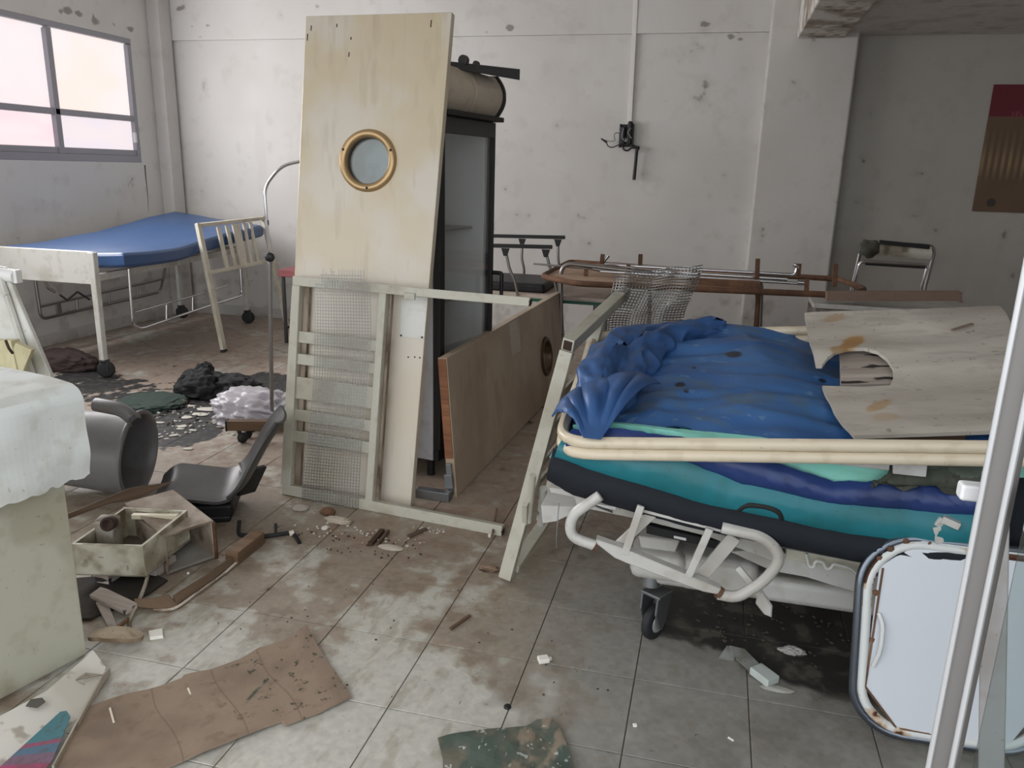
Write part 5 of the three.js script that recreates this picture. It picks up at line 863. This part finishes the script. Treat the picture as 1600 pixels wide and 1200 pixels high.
// broken drawers and boards
{
  const ds = painted(C(202, 200, 182), { map: stainMap, rough: 0.5 });
  const t = thing('drawer', 'broken cream drawer with open top lying beside the pale green cabinet', 'drawer', [-2.0, 0, -2.25]);
  const a = [-2.127, 0.058, -2.1], b = [-1.866, 0.065, -2.15], c = [-1.885, 0.08, -2.43], d = [-2.15, 0.07, -2.4], H = 0.118, up = q => add(q, [0, H, 0]);
  const wall = (p, q, h = H, m = ds, n = 'side') => part(n, plateG([p, q, add(q, [0, h, 0]), add(p, [0, h, 0])], 0.012, p, q, add(p, [0, 1, 0])), m, t);
  wall(a, b, H, ds, 'front'); wall(b, c); wall(c, d, H, ds, 'back'); wall(d, a);
  part('bottom', plateG([a, b, c, d].map(q => add(q, [0, 0.012, 0])), 0.006, a, b, d), std(C(150, 144, 130), 0.7, 0, { map: stainMap }), t); void up;
  const k = part('lock_housing', boxG(0.075, 0.13, 0.07, [-2.097,0.153,-2.25], 0.012, [0, 0.3, 0]), std(C(176, 172, 162), 0.5, 0, { map: stainMap }), t);
  part('lock_tube', latheG([[0.012, -0.02], [0.024, -0.02], [0.026, 0.02], [0.018, 0.022], [0.015, 0.016], [0.0, 0.01]], [-2.052,0.217,-2.21], [0.35, 0.25, 0.9], 24), M.tubeInside, k);
  part('inner_rail', barG(add(d, [0.06, 0.1, 0.03]), add(c, [-0.02, 0.1, 0.03]), 0.02, 0.02), M.cream, t);
  for (const q of [[-2.05, 0.029, -2.2], [-1.93, 0.03, -2.3]]) part('support_block', boxG(0.06, 0.058, 0.12, q, 0.004), M.greyWood, t);
}
{
  const br = std(C(176, 164, 150), 0.7, 0, { map: stainMap }), t = thing('open_crate', 'grey brown wooden box with one open end behind the broken drawer', 'crate', [-1.93, 0, -2.5]);
  const a = [-1.875, 0.004, -2.27], b = [-1.782, 0.004, -2.44], dv2 = [-0.3, 0, -0.165], H = 0.155, U = [0, H, 0];
  const pl = (P, n, m = br) => part(n, plateG(P, 0.01, P[0], P[1], P[3]), m, t);
  pl([add(a, dv2), a, add(a, U), add(add(a, dv2), U)], 'side_board'); pl([b, add(b, dv2), add(add(b, dv2), U), add(b, U)], 'side_board');
  pl([add(a, dv2), add(b, dv2), add(add(b, dv2), U), add(add(a, dv2), U)], 'end_board'); pl([add(a, [0, 0.012, 0]), add(b, [0, 0.012, 0]), add(add(b, dv2), [0, 0.012, 0]), add(add(a, dv2), [0, 0.012, 0])], 'base_board', std(C(138, 134, 126), 0.7, 0, { map: grimeMap }));
  pl([add(a, [0, H + 0.006, 0]), add(b, [0, H + 0.006, 0]), add(add(b, dv2), [0, H + 0.03, 0]), add(add(a, dv2), [0, H + 0.03, 0])], 'lid_board');
  part('edge_strip', barG(add(b, [0.004, 0, 0.004]), add(add(b, U), [0.004, 0, 0.004]), 0.012, 0.012, [1, 0, 0]), std(C(150, 122, 104), 0.75, 0, { map: woodMap }), t);
}
single('shade_board', 'dark board added on the floor to stand for the shade under the broken drawer', 'board', plateG([[-2.182,0.012,-2.14], [-1.94,0.012,-2.264], [-1.845,0.012,-2.233], [-1.847,0.012,-2.132], [-1.922,0.012,-1.936], [-1.978,0.012,-1.919]], 0.01, [-1.978,0.012,-1.919], [-1.845,0.012,-2.233], [-2.218,0.012,-2.179]), std(C(58, 53, 48), 0.85, 0, { map: stainMap }));  // near-black board added to stand for the shadowed gap below the drawer
single('thin_board', 'thin reddish brown board lying across the broken drawer and grey tub', 'board', plateG([[-2.201,0.25,-2.156], [-2.144,0.25,-2.41], [-2.034,0.25,-2.555], [-2.083,0.235,-2.4], [-2.144,0.235,-2.317], [-2.19,0.235,-2.16]], 0.008, [-2.201,0.25,-2.156], [-2.034,0.25,-2.555], [-2.127,0.28,-2.394]), std(C(156, 146, 138), 0.65, 0, { map: woodMap }));
{
  const t = thing('wood_strip', 'long brown wood strip with white edge and end block lying in front of the drawer', 'wood strip', [-1.752,0,-2.283]);
  const w = std(C(176, 168, 160), 0.75, 0, { map: woodMap });
  part('strip', [plateG([[-1.707,0.03,-2.466], [-1.719,0.03,-2.603], [-1.683,0.022,-2.582], [-1.671,0.018,-2.309], [-1.696,0.016,-2.085], [-1.746,0.024,-2.105], [-1.715,0.026,-2.281]], 0.014, [-1.696,0.016,-2.085], [-1.683,0.022,-2.582], [-1.71,0.05,-2.276]), plateG([[-1.747,0.022,-2.112], [-1.692,0.016,-2.086], [-1.712,0.014,-2.058], [-1.753,0.018,-2.039], [-1.804,0.03,-2.015], [-1.829,0.036,-2.041], [-1.779,0.026,-2.073]], 0.012, [-1.804,0.03,-2.015], [-1.692,0.016,-2.086], [-1.772,0.05,-2.068])], w, t);
  part('white_edge', tubeG([[-1.689,0.012,-2.59], [-1.676,0.008,-2.312], [-1.693,0.008,-2.087], [-1.713,0.006,-2.059], [-1.757,0.01,-2.043]], 0.0055, 0.03, 6), std(C(206, 196, 182), 0.6, 0, { map: stainMap }), t);
  part('end_block', barG([-1.698,0.028,-2.417], [-1.701,0.028,-2.612], 0.055, 0.05), std(C(186, 172, 158), 0.75, 0, { map: woodMap }), t);
  part('white_chip', boxG(0.014, 0.012, 0.03, [-1.709,0.01,-2.428], 0.002, [0, 0.5, 0]), M.whitePaint, t);
}
single('wood_piece', 'short grey wooden slat tilted under the corner of the drawer', 'slat', barG([-1.974,0.05,-2.029], [-1.805,0.03,-1.998], 0.05, 0.018, [0, 1, 0.2]), M.greyWood);
single('wood_piece', 'grey slat lying flat below the tilted one, near the cabinet base', 'slat', plateG([[-1.948,0.035,-1.998], [-1.917,0.035,-2.016], [-1.796,0.004,-1.922], [-1.799,0.004,-1.891]], 0.01, [-1.799,0.004,-1.891], [-1.796,0.004,-1.922], [-1.948,0.035,-1.998]), M.greyWood);
single('bent_strip', 'thin bent whitish strip hooked over the long wood strip', 'strip', tubeG([[-1.907,0.05,-2.216], [-1.856,0.045,-2.134], [-1.814,0.035,-2.047], [-1.802,0.02,-1.995], [-1.788,0.008,-1.958], [-1.742,0.004,-1.911]], 0.0065, 0.03, 6), std(C(196, 188, 174), 0.7, 0, { map: stainMap }));
single('wood_chip', 'triangular brown wood splinter between the slats and the white bent strip', 'wood chip', plateG([[-1.799,0.003,-1.884], [-1.79,0.012,-1.967], [-1.773,0.006,-1.95], [-1.774,0.003,-1.884]], 0.012, [-1.799,0.003,-1.884], [-1.79,0.012,-1.967], [-1.742,0.03,-1.85]), std(C(170, 148, 130), 0.75, 0, { map: woodMap }));
single('paper_tag', 'small white rectangular carton lying on the floor near the wood splinters', 'carton', plateG([[-1.688,0.012,-1.93], [-1.654,0.012,-1.956], [-1.623,0.012,-1.918], [-1.657,0.012,-1.897]], 0.012, [-1.657,0.012,-1.897], [-1.623,0.012,-1.918], [-1.688,0.012,-1.93]), std(C(226, 224, 214), 0.7));
single('leather_sole', 'flattened brown shoe sole shaped scrap beside the cabinet foot', 'scrap', sheetG((u, v) => { const p = mid(mid([-1.814,0.004,-1.797], [-1.65,0.004,-1.845], u), mid([-1.83,0.004,-1.858], [-1.687,0.004,-1.916], u), v), e = Math.sin(Math.PI * clamp(u * 0.96 + 0.04)), q = 0.5 + (v - 0.5) * Math.sqrt(Math.max(e, 0.02)); const r = mid(mid([-1.814,0.004,-1.797], [-1.65,0.004,-1.845], u), mid([-1.83,0.004,-1.858], [-1.687,0.004,-1.916], u), q); void p; return [r[0], 0.018 + 0.008 * Math.sin(u * 4) + 0.004 * noise2(u * 9, v * 5), r[2]]; }, 30, 12, 0.014), std(C(164, 148, 126), 0.75, 0, { map: stainMap }));
single('metal_hook', 'dark bent metal rod with hooked ends lying behind the wood strip end', 'rod', [tubeG([[-1.829,0.05,-2.676], [-1.806,0.012,-2.626], [-1.693,0.012,-2.649], [-1.608,0.012,-2.713], [-1.58,0.008,-2.693], [-1.538,0.006,-2.649]], 0.009, 0.02, 6), cylG([-1.661,0.01,-2.676], [-1.673,0.05,-2.699], 0.006)], M.blackSoft);
single('plastic_bead', 'tiny white plastic bead at the tip of the dark bent rod', 'bead', cylG([-1.61,0.014,-2.696], [-1.596,0.016,-2.708], 0.012), std(C(214, 204, 190), 0.6));
single('paper_ball', 'tiny white ball on the floor below the open crate', 'ball', smoothed(new THREE.IcosahedronGeometry(0.006, 1), p => p.add(V([-1.808,0.006,-2.301]))), std(C(232, 230, 224), 0.7));

// cardboard on the floor
const cardMap = tex(1024, 512, (u, v) => {
  const a = fbm(u * 5, v * 3, 4, 0, 901), b = fbm(u * 24, v * 14, 4, 0, 911), g = fbm(u * 90, v * 40, 2, 0, 921);
  let c = mix3([0.56, 0.485, 0.415], [0.5, 0.43, 0.37], sstep(0.35, 0.7, a)); c = mix3(c, [0.46, 0.37, 0.3], sstep(0.58, 0.8, b) * 0.4);
  c = mix3(c, [0.24, 0.24, 0.2], sstep(0.66, 0.72, b * 0.55 + 0.45 * g) * sstep(0.45, 0.75, u) * 0.8);
  for (const x of [0.36, 0.58, 0.77]) c = mix3(c, [0.4, 0.32, 0.27], sstep(0.005, 0, Math.abs(u - x - 0.01 * Math.sin(v * 7))) * 0.5);
  const q = Math.abs((v - 0.42) - (u - 0.66) * 1.6); if (u > 0.6 && u < 0.75) c = mix3(c, [0.22, 0.25, 0.2], sstep(0.03, 0, q) * sstep(0.4, 0.6, b) * 0.9);
  return c;
});
function flatSheet(name, label, category, px, m, { h = 0.004, wave = 0.004, cols = 1, curl = null, turn = 0 }) {
  const f = { m: new THREE.Matrix4().makeRotationX(-Math.PI / 2), to: p => [p[0], -p[2]] }; void cols;
  let g = slabG(px.map(f.to), h, null, 0); g = new TessellateModifier(0.03, 9).modify(g.index ? g.toNonIndexed() : g);
  g.applyMatrix4(f.m); const p = g.attributes.position, uv = new Float32Array(p.count * 2), ct = Math.cos(turn), st = Math.sin(turn), bb = new THREE.Box3();
  for (let i = 0; i < p.count; i++) bb.expandByPoint(new THREE.Vector3(p.getX(i) * ct + p.getZ(i) * st, 0, p.getZ(i) * ct - p.getX(i) * st));
  for (let i = 0; i < p.count; i++) { const x = p.getX(i), z = p.getZ(i); uv[2 * i] = (x * ct + z * st - bb.min.x) / (bb.max.x - bb.min.x); uv[2 * i + 1] = (bb.max.z - (z * ct - x * st)) / (bb.max.z - bb.min.z); p.setY(i, p.getY(i) + h + 0.002 + wave * noise2(x * 7 + 3, z * 7) + wave * 0.4 * noise2(x * 22, z * 22) + (curl ? curl(x, z) : 0)); }
  g.setAttribute('uv', new THREE.BufferAttribute(uv, 2)); g.computeVertexNormals();
  return single(name, label, category, g, m, null, { keepUV: true });
}
flatSheet('cardboard_sheet', 'torn strip of brown corrugated cardboard lying flat on the tiles', 'cardboard', [[-1.486,0,-1.325], [-1.55,0,-1.464], [-1.586,0,-1.562], [-1.555,0,-1.609], [-1.465,0,-1.695], [-1.427,0,-1.744], [-1.429,0,-1.759], [-1.368,0,-1.803], [-1.316,0,-1.876], [-1.292,0,-1.946], [-1.239,0,-1.992], [-1.212,0,-2.033], [-1.192,0,-2.074], [-1.146,0,-2.03], [-1.035,0,-1.924], [-0.94,0,-1.839], [-0.906,0,-1.807], [-0.963,0,-1.723], [-1.025,0,-1.65], [-1.046,0,-1.658], [-1.133,0,-1.546], [-1.225,0,-1.428], [-1.305,0,-1.323]], std(C(255, 255, 255), 0.8, 0, { map: cardMap }), { h: 0.006, wave: 0.01, turn: Math.atan2(-0.48, 0.4), curl: (x, z) => 0.02 * Math.exp(-(((x - [-1.193,0,-2.066][0]) / 0.05) ** 2 + ((z - [-1.193,0,-2.066][2]) / 0.05) ** 2)) });
for (const [a, b, k] of [[[-1.53,0.014,-1.571], [-1.476,0.014,-1.523], 'left-hand one of two short white sticks lying on the brown cardboard'], [[-1.377,0.014,-1.707], [-1.345,0.014,-1.677], 'right-hand one of two short white sticks lying on the brown cardboard']]) single('white_stick', k, 'stick', barG(a, b, 0.006, 0.005), std(C(220, 208, 190), 0.7), null, { group: 'sticks on the cardboard' });
{
  const packMap = tex(512, 512, (u, v) => { const a = fbm(u * 5, v * 5, 4, 0, 931), b = fbm(u * 22, v * 22, 3, 0, 941); let c = mix3([0.86, 0.845, 0.81], [0.74, 0.715, 0.67], sstep(0.4, 0.72, a) * 0.7); return mix3(c, [0.5, 0.45, 0.39], sstep(0.62, 0.75, b) * 0.5); });
  const printMap = tex(256, 256, (u, v) => { const d = u * 0.85 + v * 0.55, b = fbm(u * 14, v * 14, 3, 0, 951); let c = [0.31, 0.5, 0.54]; if (v - u * 0.25 < 0.18) c = [0.66, 0.3, 0.44]; else if (v - u * 0.3 < 0.3) c = [0.5, 0.4, 0.48]; else if (Math.abs(v - u * 0.4 - 0.42) < 0.035) c = [0.6, 0.34, 0.44]; else if (v - u * 0.4 < 0.38) c = [0.36, 0.46, 0.55]; void d; return mix3(c, [0.36, 0.33, 0.3], sstep(0.5, 0.75, b) * 0.4); });
  const t = thing('flattened_carton', 'crushed white carton with teal and pink print lying over the corner of the cardboard', 'carton', [-1.651,0,-1.488]);
  const top = (P, h) => P.map(q => add(q, [0, h, 0]));
  const P = [[-1.745,0.05,-1.307], [-1.749,0.05,-1.425], [-1.724,0.045,-1.553], [-1.74,0.03,-1.702], [-1.751,0.02,-1.752], [-1.666,0.02,-1.716], [-1.632,0.03,-1.662], [-1.59,0.03,-1.589], [-1.53,0.03,-1.419], [-1.49,0.03,-1.332], [-1.45,0.03,-1.206]];
  part('carton_top', plateG(P, 0.006, P[0], P[5], P[1], 0.001), std(C(255, 255, 255), 0.55, 0, { map: packMap }), t);
  part('carton_side', plateG([P[5], P[6], P[7], P[8], P[9], ...top([P[9], P[8], P[7], P[6], P[5]], -0.022)], 0.005, P[9], P[6], add(P[6], [0, 1, 0]), 0), std(C(214, 206, 196), 0.6, 0, { map: packMap }), t);
  const Q = [[-1.589,0.048,-1.219], [-1.62,0.04,-1.493], [-1.608,0.04,-1.502], [-1.582,0.04,-1.487], [-1.542,0.038,-1.418], [-1.499,0.038,-1.338], [-1.472,0.04,-1.23]];
  const g = plateG(Q, 0.003, Q[0], Q[1], add(Q[1], [-0.3, 0.004, -0.3]), 0.0), pos = g.attributes.position; g.computeBoundingBox(); const bb = g.boundingBox;
  for (let i = 0; i < pos.count; i++) g.attributes.uv.setXY(i, (pos.getX(i) - bb.min.x) / (bb.max.x - bb.min.x), (bb.max.z - pos.getZ(i)) / (bb.max.z - bb.min.z));
  part('printed_panel', g, std(C(255, 255, 255), 0.4, 0, { map: printMap }), t, { keepUV: true, label: 'teal and pink printed panel' });
  part('torn_hole', plateG([[-1.713,0.053,-1.473], [-1.723,0.052,-1.5], [-1.699,0.052,-1.515], [-1.678,0.052,-1.504], [-1.679,0.053,-1.477]], 0.002, [-1.713,0.053,-1.473], [-1.678,0.052,-1.504], [-1.747,0.053,-1.529], 0), std(C(96, 92, 86), 0.8, 0, { map: stainMap }), t);
  part('torn_flap', plateG([[-1.68,0.045,-1.614], [-1.644,0.04,-1.607], [-1.678,0.046,-1.651], [-1.63,0.04,-1.661]], 0.003, [-1.68,0.045,-1.614], [-1.63,0.04,-1.661], [-1.701,0.046,-1.677], 0), std(C(150, 140, 128), 0.7, 0, { map: stainMap }), t);
}
const bagMap = tex(512, 256, (u, v) => { const a = fbm(u * 6, v * 3, 4, 0, 961), b = fbm(u * 30, v * 18, 4, 0, 971); let c = mix3([0.3, 0.35, 0.32], [0.42, 0.41, 0.36], sstep(0.4, 0.65, a)); c = mix3(c, [0.6, 0.53, 0.46], sstep(0.5, 0.66, fbm(u * 9 + 5, v * 4, 4, 0, 981)) * sstep(0.3, 0.6, u) * 0.8); return mix3(c, [0.78, 0.8, 0.78], sstep(0.72, 0.78, b) * 0.7); });
flatSheet('plastic_bag', 'dark green crumpled plastic bag lying on the tiles at the bottom edge', 'bag', [[-0.604,0,-1.703], [-0.582,0,-1.723], [-0.524,0,-1.76], [-0.44,0,-1.798], [-0.388,0,-1.824], [-0.365,0,-1.855], [-0.325,0,-1.872], [-0.292,0,-1.833], [-0.262,0,-1.771], [-0.233,0,-1.7], [-0.203,0,-1.615], [-0.533,0,-1.542], [-0.566,0,-1.635]], std(C(255, 255, 255), 0.28, 0, { map: bagMap, bumpMap: bagMap, bumpScale: 0.004 }), { h: 0.004, wave: 0.022 });

// ---------------------------------------------------------------- litter on the far floor
function lump(name, label, cat, at, r, m, seed, amp = 0.5, group) {
  let g = smoothed(new THREE.IcosahedronGeometry(1, 14), p => { const k = 1 - amp / 2 + amp * (0.6 * noise3(p.x * 1.7 + seed, p.y * 1.7, p.z * 1.7) + 0.4 * (1 - Math.abs(2 * noise3(p.x * 3.5 + seed, p.y * 3.5, p.z * 3.5) - 1)) + 0.3 * (0.5 - Math.abs(2 * noise3(p.x * 8 + seed, p.y * 8, p.z * 8) - 1))); p.multiplyScalar(k); p.set(p.x * r[0], Math.max(p.y, -0.55) * r[1], p.z * r[2]); });
  g.computeBoundingBox(); g.translate(at[0], at[1] - g.boundingBox.min.y, at[2]);
  return single(name, label, cat, g, m, null, { group });
}
{
  const t = thing('black_cloth', 'black cloth lying in a heap on the sooty floor near the drip stand', 'cloth', [-3.194,0,-4.531]), m = std(C(24, 24, 26), 0.8, 0, { bumpMap: weaveBump, bumpScale: 0.0006 });
  const heap = (at, r, s) => { let g = smoothed(new THREE.IcosahedronGeometry(1, 14), p => { const k = 0.75 + 0.5 * (1 - Math.abs(2 * noise3(p.x * 2 + s, p.y * 2, p.z * 2) - 1)) + 0.28 * (0.5 - Math.abs(2 * noise3(p.x * 5 + s, p.y * 5, p.z * 5) - 1)); p.multiplyScalar(k); p.set(p.x * r[0] + at[0], Math.max(p.y * r[1] + at[1], 0.002), p.z * r[2] + at[2]); }); return g; };
  part('fold', heap(add([-3.225,0,-4.419], [0, 0.05, 0]), [0.15, 0.1, 0.12], 3), m, t); part('fold', heap(add([-3.043,0,-4.466], [0, 0.04, 0]), [0.18, 0.08, 0.12], 9), m, t);
  part('knot', heap(add([-3.285,0,-4.533], [0, 0.13, 0]), [0.05, 0.05, 0.05], 5), m, t);
}
lump('green_rag', 'dark green net rag lying on the soot left of the black cloth', 'rag', [-3.382,0,-4.112], [0.2, 0.03, 0.18], std(C(50, 66, 60), 0.85), 11);
lump('maroon_rag', 'dark maroon rag beside the castor of the blue bed', 'rag', [-4.601,0,-4.684], [0.26, 0.09, 0.12], std(C(62, 48, 46), 0.85), 15);
lump('clear_bag', 'crumpled translucent plastic bag lying behind the black chair shell', 'bag', [-2.576,0,-4.062], [0.26, 0.11, 0.2], new THREE.MeshPhysicalMaterial({ color: C(206, 202, 208), roughness: 0.35, transmission: 0.35, thickness: 0 }), 21, 0.7);
lump('clear_bag', 'piece of translucent plastic beside the foot of the pale green bed base', 'bag', [-2.439,0,-4.109], [0.1, 0.1, 0.1], new THREE.MeshPhysicalMaterial({ color: C(206, 202, 208), roughness: 0.35, transmission: 0.35, thickness: 0 }), 27, 0.7);
lump('orange_crumb', 'small ochre lump on the soot in front of the black cloth', 'lump', [-3.231,0,-4.18], [0.05, 0.02, 0.03], std(C(140, 118, 96), 0.8), 31);
const flakes = [
  [[-2.972,0,-4.136], .17, .05, .15, 'largest plaster flake, a wide white sheet on the soot below the black cloth'], [[-3.151,0,-4.148], .11, .02, .3, 'bright thin plaster sliver just left below the black cloth'],
  [[-2.974,0,-4.022], .1, .035, .1, 'plaster flake touching the lower edge of the largest white flake'], [[-3.007,0,-3.943], .07, .03, .4, 'short plaster flake left of the largest white flake'],
  [[-3.092,0,-3.808], .06, .014, .1, 'small narrow plaster flake alone mid-soot, far left of the castor bar'], [[-2.925,0,-3.788], .05, .03, .5, 'roundish plaster flake uppermost in the cluster below the largest flake'],
  [[-2.906,0,-3.745], .05, .014, .2, 'thin plaster flake at the foot of the roundish one'], [[-2.823,0,-3.748], .05, .016, .1, 'plaster flake at the right end of the cluster above the clean floor'],
  [[-2.868,0,-3.637], .05, .02, .9, 'slanting plaster flake at the lower edge of the soot'], [[-2.95,0,-3.575], .08, .018, 0, 'long level plaster flake at the left edge of the soot by the grey tub'],
  [[-2.657,0,-3.473], .05, .02, .4, 'plaster flake lowest on the pointed end of the soot'], [[-3.67,0,-4.295], .08, .01, .9, 'thin slanting white sliver above the green rag'], [[-3.542,0,-4.374], .04, .014, .2, 'tiny plaster flake at the far edge of the green rag']];
for (const [p, a, b, r, label] of flakes) { let g = new THREE.CylinderGeometry(1, 1, 1, 9); g = smoothed(g, q => { const k = 0.7 + 0.6 * noise2(q.x * 2 + a * 90, q.z * 2 + b * 70); q.set(q.x * a * 0.5 * k, q.y * 0.005 + 0.0035, q.z * b * 0.5 * k * 1.6); q.applyAxisAngle(new THREE.Vector3(0, 1, 0), r); q.add(V(p)); }); single('plaster_flake', label, 'flake', g, std(C(206, 202, 192), 0.8), null, { group: 'plaster flakes on the soot' }); }

// ---------------------------------------------------------------- litter along the foot of the bed base and under the bed
const stick = (label, a, b, w, h, m, name = 'wood_stick') => single(name, label, 'stick', barG(a, b, w, h), m);
stick('thin brown stick lying alone on a tile in the middle of the floor', [-0.748,0.005,-2.23], [-0.708,0.005,-2.332], 0.012, 0.008, std(C(96, 74, 58), 0.8));
stick('dark thick wood splinter, left one of a pair under the bed base', [-1.256,0.008,-2.714], [-1.261,0.008,-2.856], 0.022, 0.014, std(C(108, 90, 74), 0.8, 0, { map: woodMap }));
stick('dark wood splinter, right one of a pair under the bed base', [-1.228,0.008,-2.729], [-1.235,0.008,-2.857], 0.014, 0.012, std(C(84, 66, 54), 0.8));
stick('flat dark splinter beside the glass crumbs under the bottom rail', [-1.136,0.006,-2.835], [-1.09,0.006,-2.926], 0.02, 0.01, std(C(88, 72, 60), 0.8));
stick('brown twig behind the long bottom rail near the leaning tube frame', [-0.797,0.02,-2.936], [-0.849,0.02,-3.185], 0.01, 0.01, std(C(110, 90, 76), 0.8));
lump('rust_lump', 'reddish brown rusty lump under the corner of the wire mesh strip', 'lump', [-1.564,0,-2.948], [0.032, 0.018, 0.02], M.rustBrown, 41);
lump('paper_scrap', 'pale crumpled scrap in front of the rusty lump', 'scrap', [-1.477,0,-2.885], [0.06, 0.015, 0.024], std(C(178, 166, 150), 0.8, 0, { map: stainMap }), 43);
lump('paper_scrap', 'white pointed scrap just below the rusty lump', 'scrap', [-1.506,0,-2.81], [0.014, 0.007, 0.016], std(C(216, 212, 204), 0.8), 45);
lump('grey_disc', 'pale round smear of paper left of the rusty lump', 'scrap', [-1.704,0,-2.961], [0.035, 0.008, 0.03], std(C(176, 168, 158), 0.8), 47);
lump('paper_scrap', 'flat beige paper scrap in front of the pair of dark splinters', 'scrap', [-1.169,0,-2.722], [0.05, 0.008, 0.022], std(C(188, 178, 164), 0.8), 49);
lump('leaf_scrap', 'crumpled brown leaf by the foot of the leaning tube frame', 'leaf', [-0.736,0,-2.665], [0.04, 0.012, 0.02], std(C(140, 118, 100), 0.8, 0, { map: stainMap }), 51);
single('white_block', 'small white plastic block lying on a tile joint in mid floor', 'block', [boxG(0.036, 0.016, 0.03, add([-0.408,0,-2.147], [0, 0.009, 0]), 0.004, [0, 0.5, 0]), boxG(0.012, 0.01, 0.012, add([-0.39,0,-2.159], [0, 0.007, 0]), 0.003, [0, 0.5, 0])], std(C(228, 224, 216), 0.6));
single('white_chip', 'tiny white square chip beside the tile joint at the bottom right', 'chip', boxG(0.012, 0.006, 0.012, add([-0.097,0,-1.924], [0, 0.004, 0]), 0.002, [0, 0.3, 0]), std(C(235, 232, 226), 0.6));
single('white_chip', 'tiny slanted white chip on the tile left of the white bed end', 'chip', boxG(0.018, 0.004, 0.006, add([0.164,0,-1.943], [0, 0.003, 0]), 0.001, [0, -0.6, 0]), std(C(230, 228, 222), 0.6));
single('white_chip', 'tiny pale chip hanging under the end of the long bottom rail', 'chip', boxG(0.012, 0.016, 0.008, add([-0.811,0,-2.937], [0, 0.009, 0]), 0.002), std(C(222, 214, 200), 0.6));
single('floor_plug', 'small black round plug on the tile joint above the green bag', 'plug', latheG([[0, 0.006], [0.009, 0.006], [0.011, 0.003], [0.011, 0], [0, 0]], [-0.462,0,-1.903]), M.black);
{
  const t = thing('broken_bracket', 'broken pale plastic bracket lying on the wet soot below the bed', 'bracket', [0.224,0,-2.312]), m = painted(C(176, 180, 176), { map: stainMap });
  part('tab', plateG([[0.131,0.02,-2.304], [0.18,0.006,-2.326], [0.184,0.012,-2.383], [0.155,0.02,-2.377]], 0.012, [0.131,0.02,-2.304], [0.18,0.006,-2.326], [0.155,0.02,-2.377]), m, t);
  part('web', plateG([[0.163,0.02,-2.38], [0.211,0.02,-2.372], [0.261,0.014,-2.302], [0.233,0.006,-2.265], [0.183,0.01,-2.321]], 0.01, [0.233,0.006,-2.265], [0.261,0.014,-2.302], [0.163,0.02,-2.38]), std(C(140, 142, 138), 0.6, 0, { map: stainMap }), t);
  part('sleeve', barG([0.24,0.018,-2.276], [0.292,0.016,-2.222], 0.05, 0.026), painted(C(190, 198, 194), {}), t);
}
lump('dust_heap', 'small heap of pale dust beside the broken bracket', 'dust', [0.304,0,-2.209], [0.045, 0.006, 0.014], std(C(170, 168, 160), 0.9), 61);
lump('glass_shard', 'cluster of pale broken bits on the wet soot right of the bracket', 'shard', [0.364,0,-2.426], [0.035, 0.012, 0.02], std(C(176, 172, 168), 0.6), 63, 0.8);
// crumbs of plaster and glass nobody could count
{
  const gs = [], put = (c, r, n, s0, s1) => { for (let i = 0; i < n; i++) { const a = rnd() * 6.283, q = Math.sqrt(rnd()), s = rr(s0, s1), g = new THREE.IcosahedronGeometry(s, 0); g.scale(1, 0.5, rr(0.5, 1)); g.rotateY(rnd() * 6); g.translate(c[0] + Math.cos(a) * q * r[0], s * 0.3, c[2] + Math.sin(a) * q * r[1]); gs.push(g); } };
  put([-1.08,0,-2.93], [0.09, 0.03], 40, 0.0025, 0.006); put([-1.348,0,-2.801], [0.3, 0.08], 50, 0.003, 0.008); put([-2.856,0,-3.967], [0.45, 0.3], 70, 0.005, 0.014); put([-3.099,0,-3.818], [0.35, 0.35], 60, 0.004, 0.013);
  const o = single('plaster_crumbs', 'pale crumbs of plaster and glass scattered over the dirty floor', null, gs, std(C(206, 202, 194), 0.7)); o.userData.kind = 'stuff';
  gs.length = 0; put([0.294,0,-2.54], [0.28, 0.2], 90, 0.003, 0.011); put([-1.31,0,-2.72], [0.3, 0.1], 60, 0.002, 0.008); put([-0.857,0,-2.139], [0.7, 0.35], 40, 0.002, 0.005); put([-2.894,0,-4.022], [0.4, 0.25], 60, 0.006, 0.016);
  const d = single('dirt_crumbs', 'dark crumbs of dirt scattered over the dirty floor', null, gs, std(C(70, 62, 55), 0.9)); d.userData.kind = 'stuff';
}

renderer.render(scene, camera);
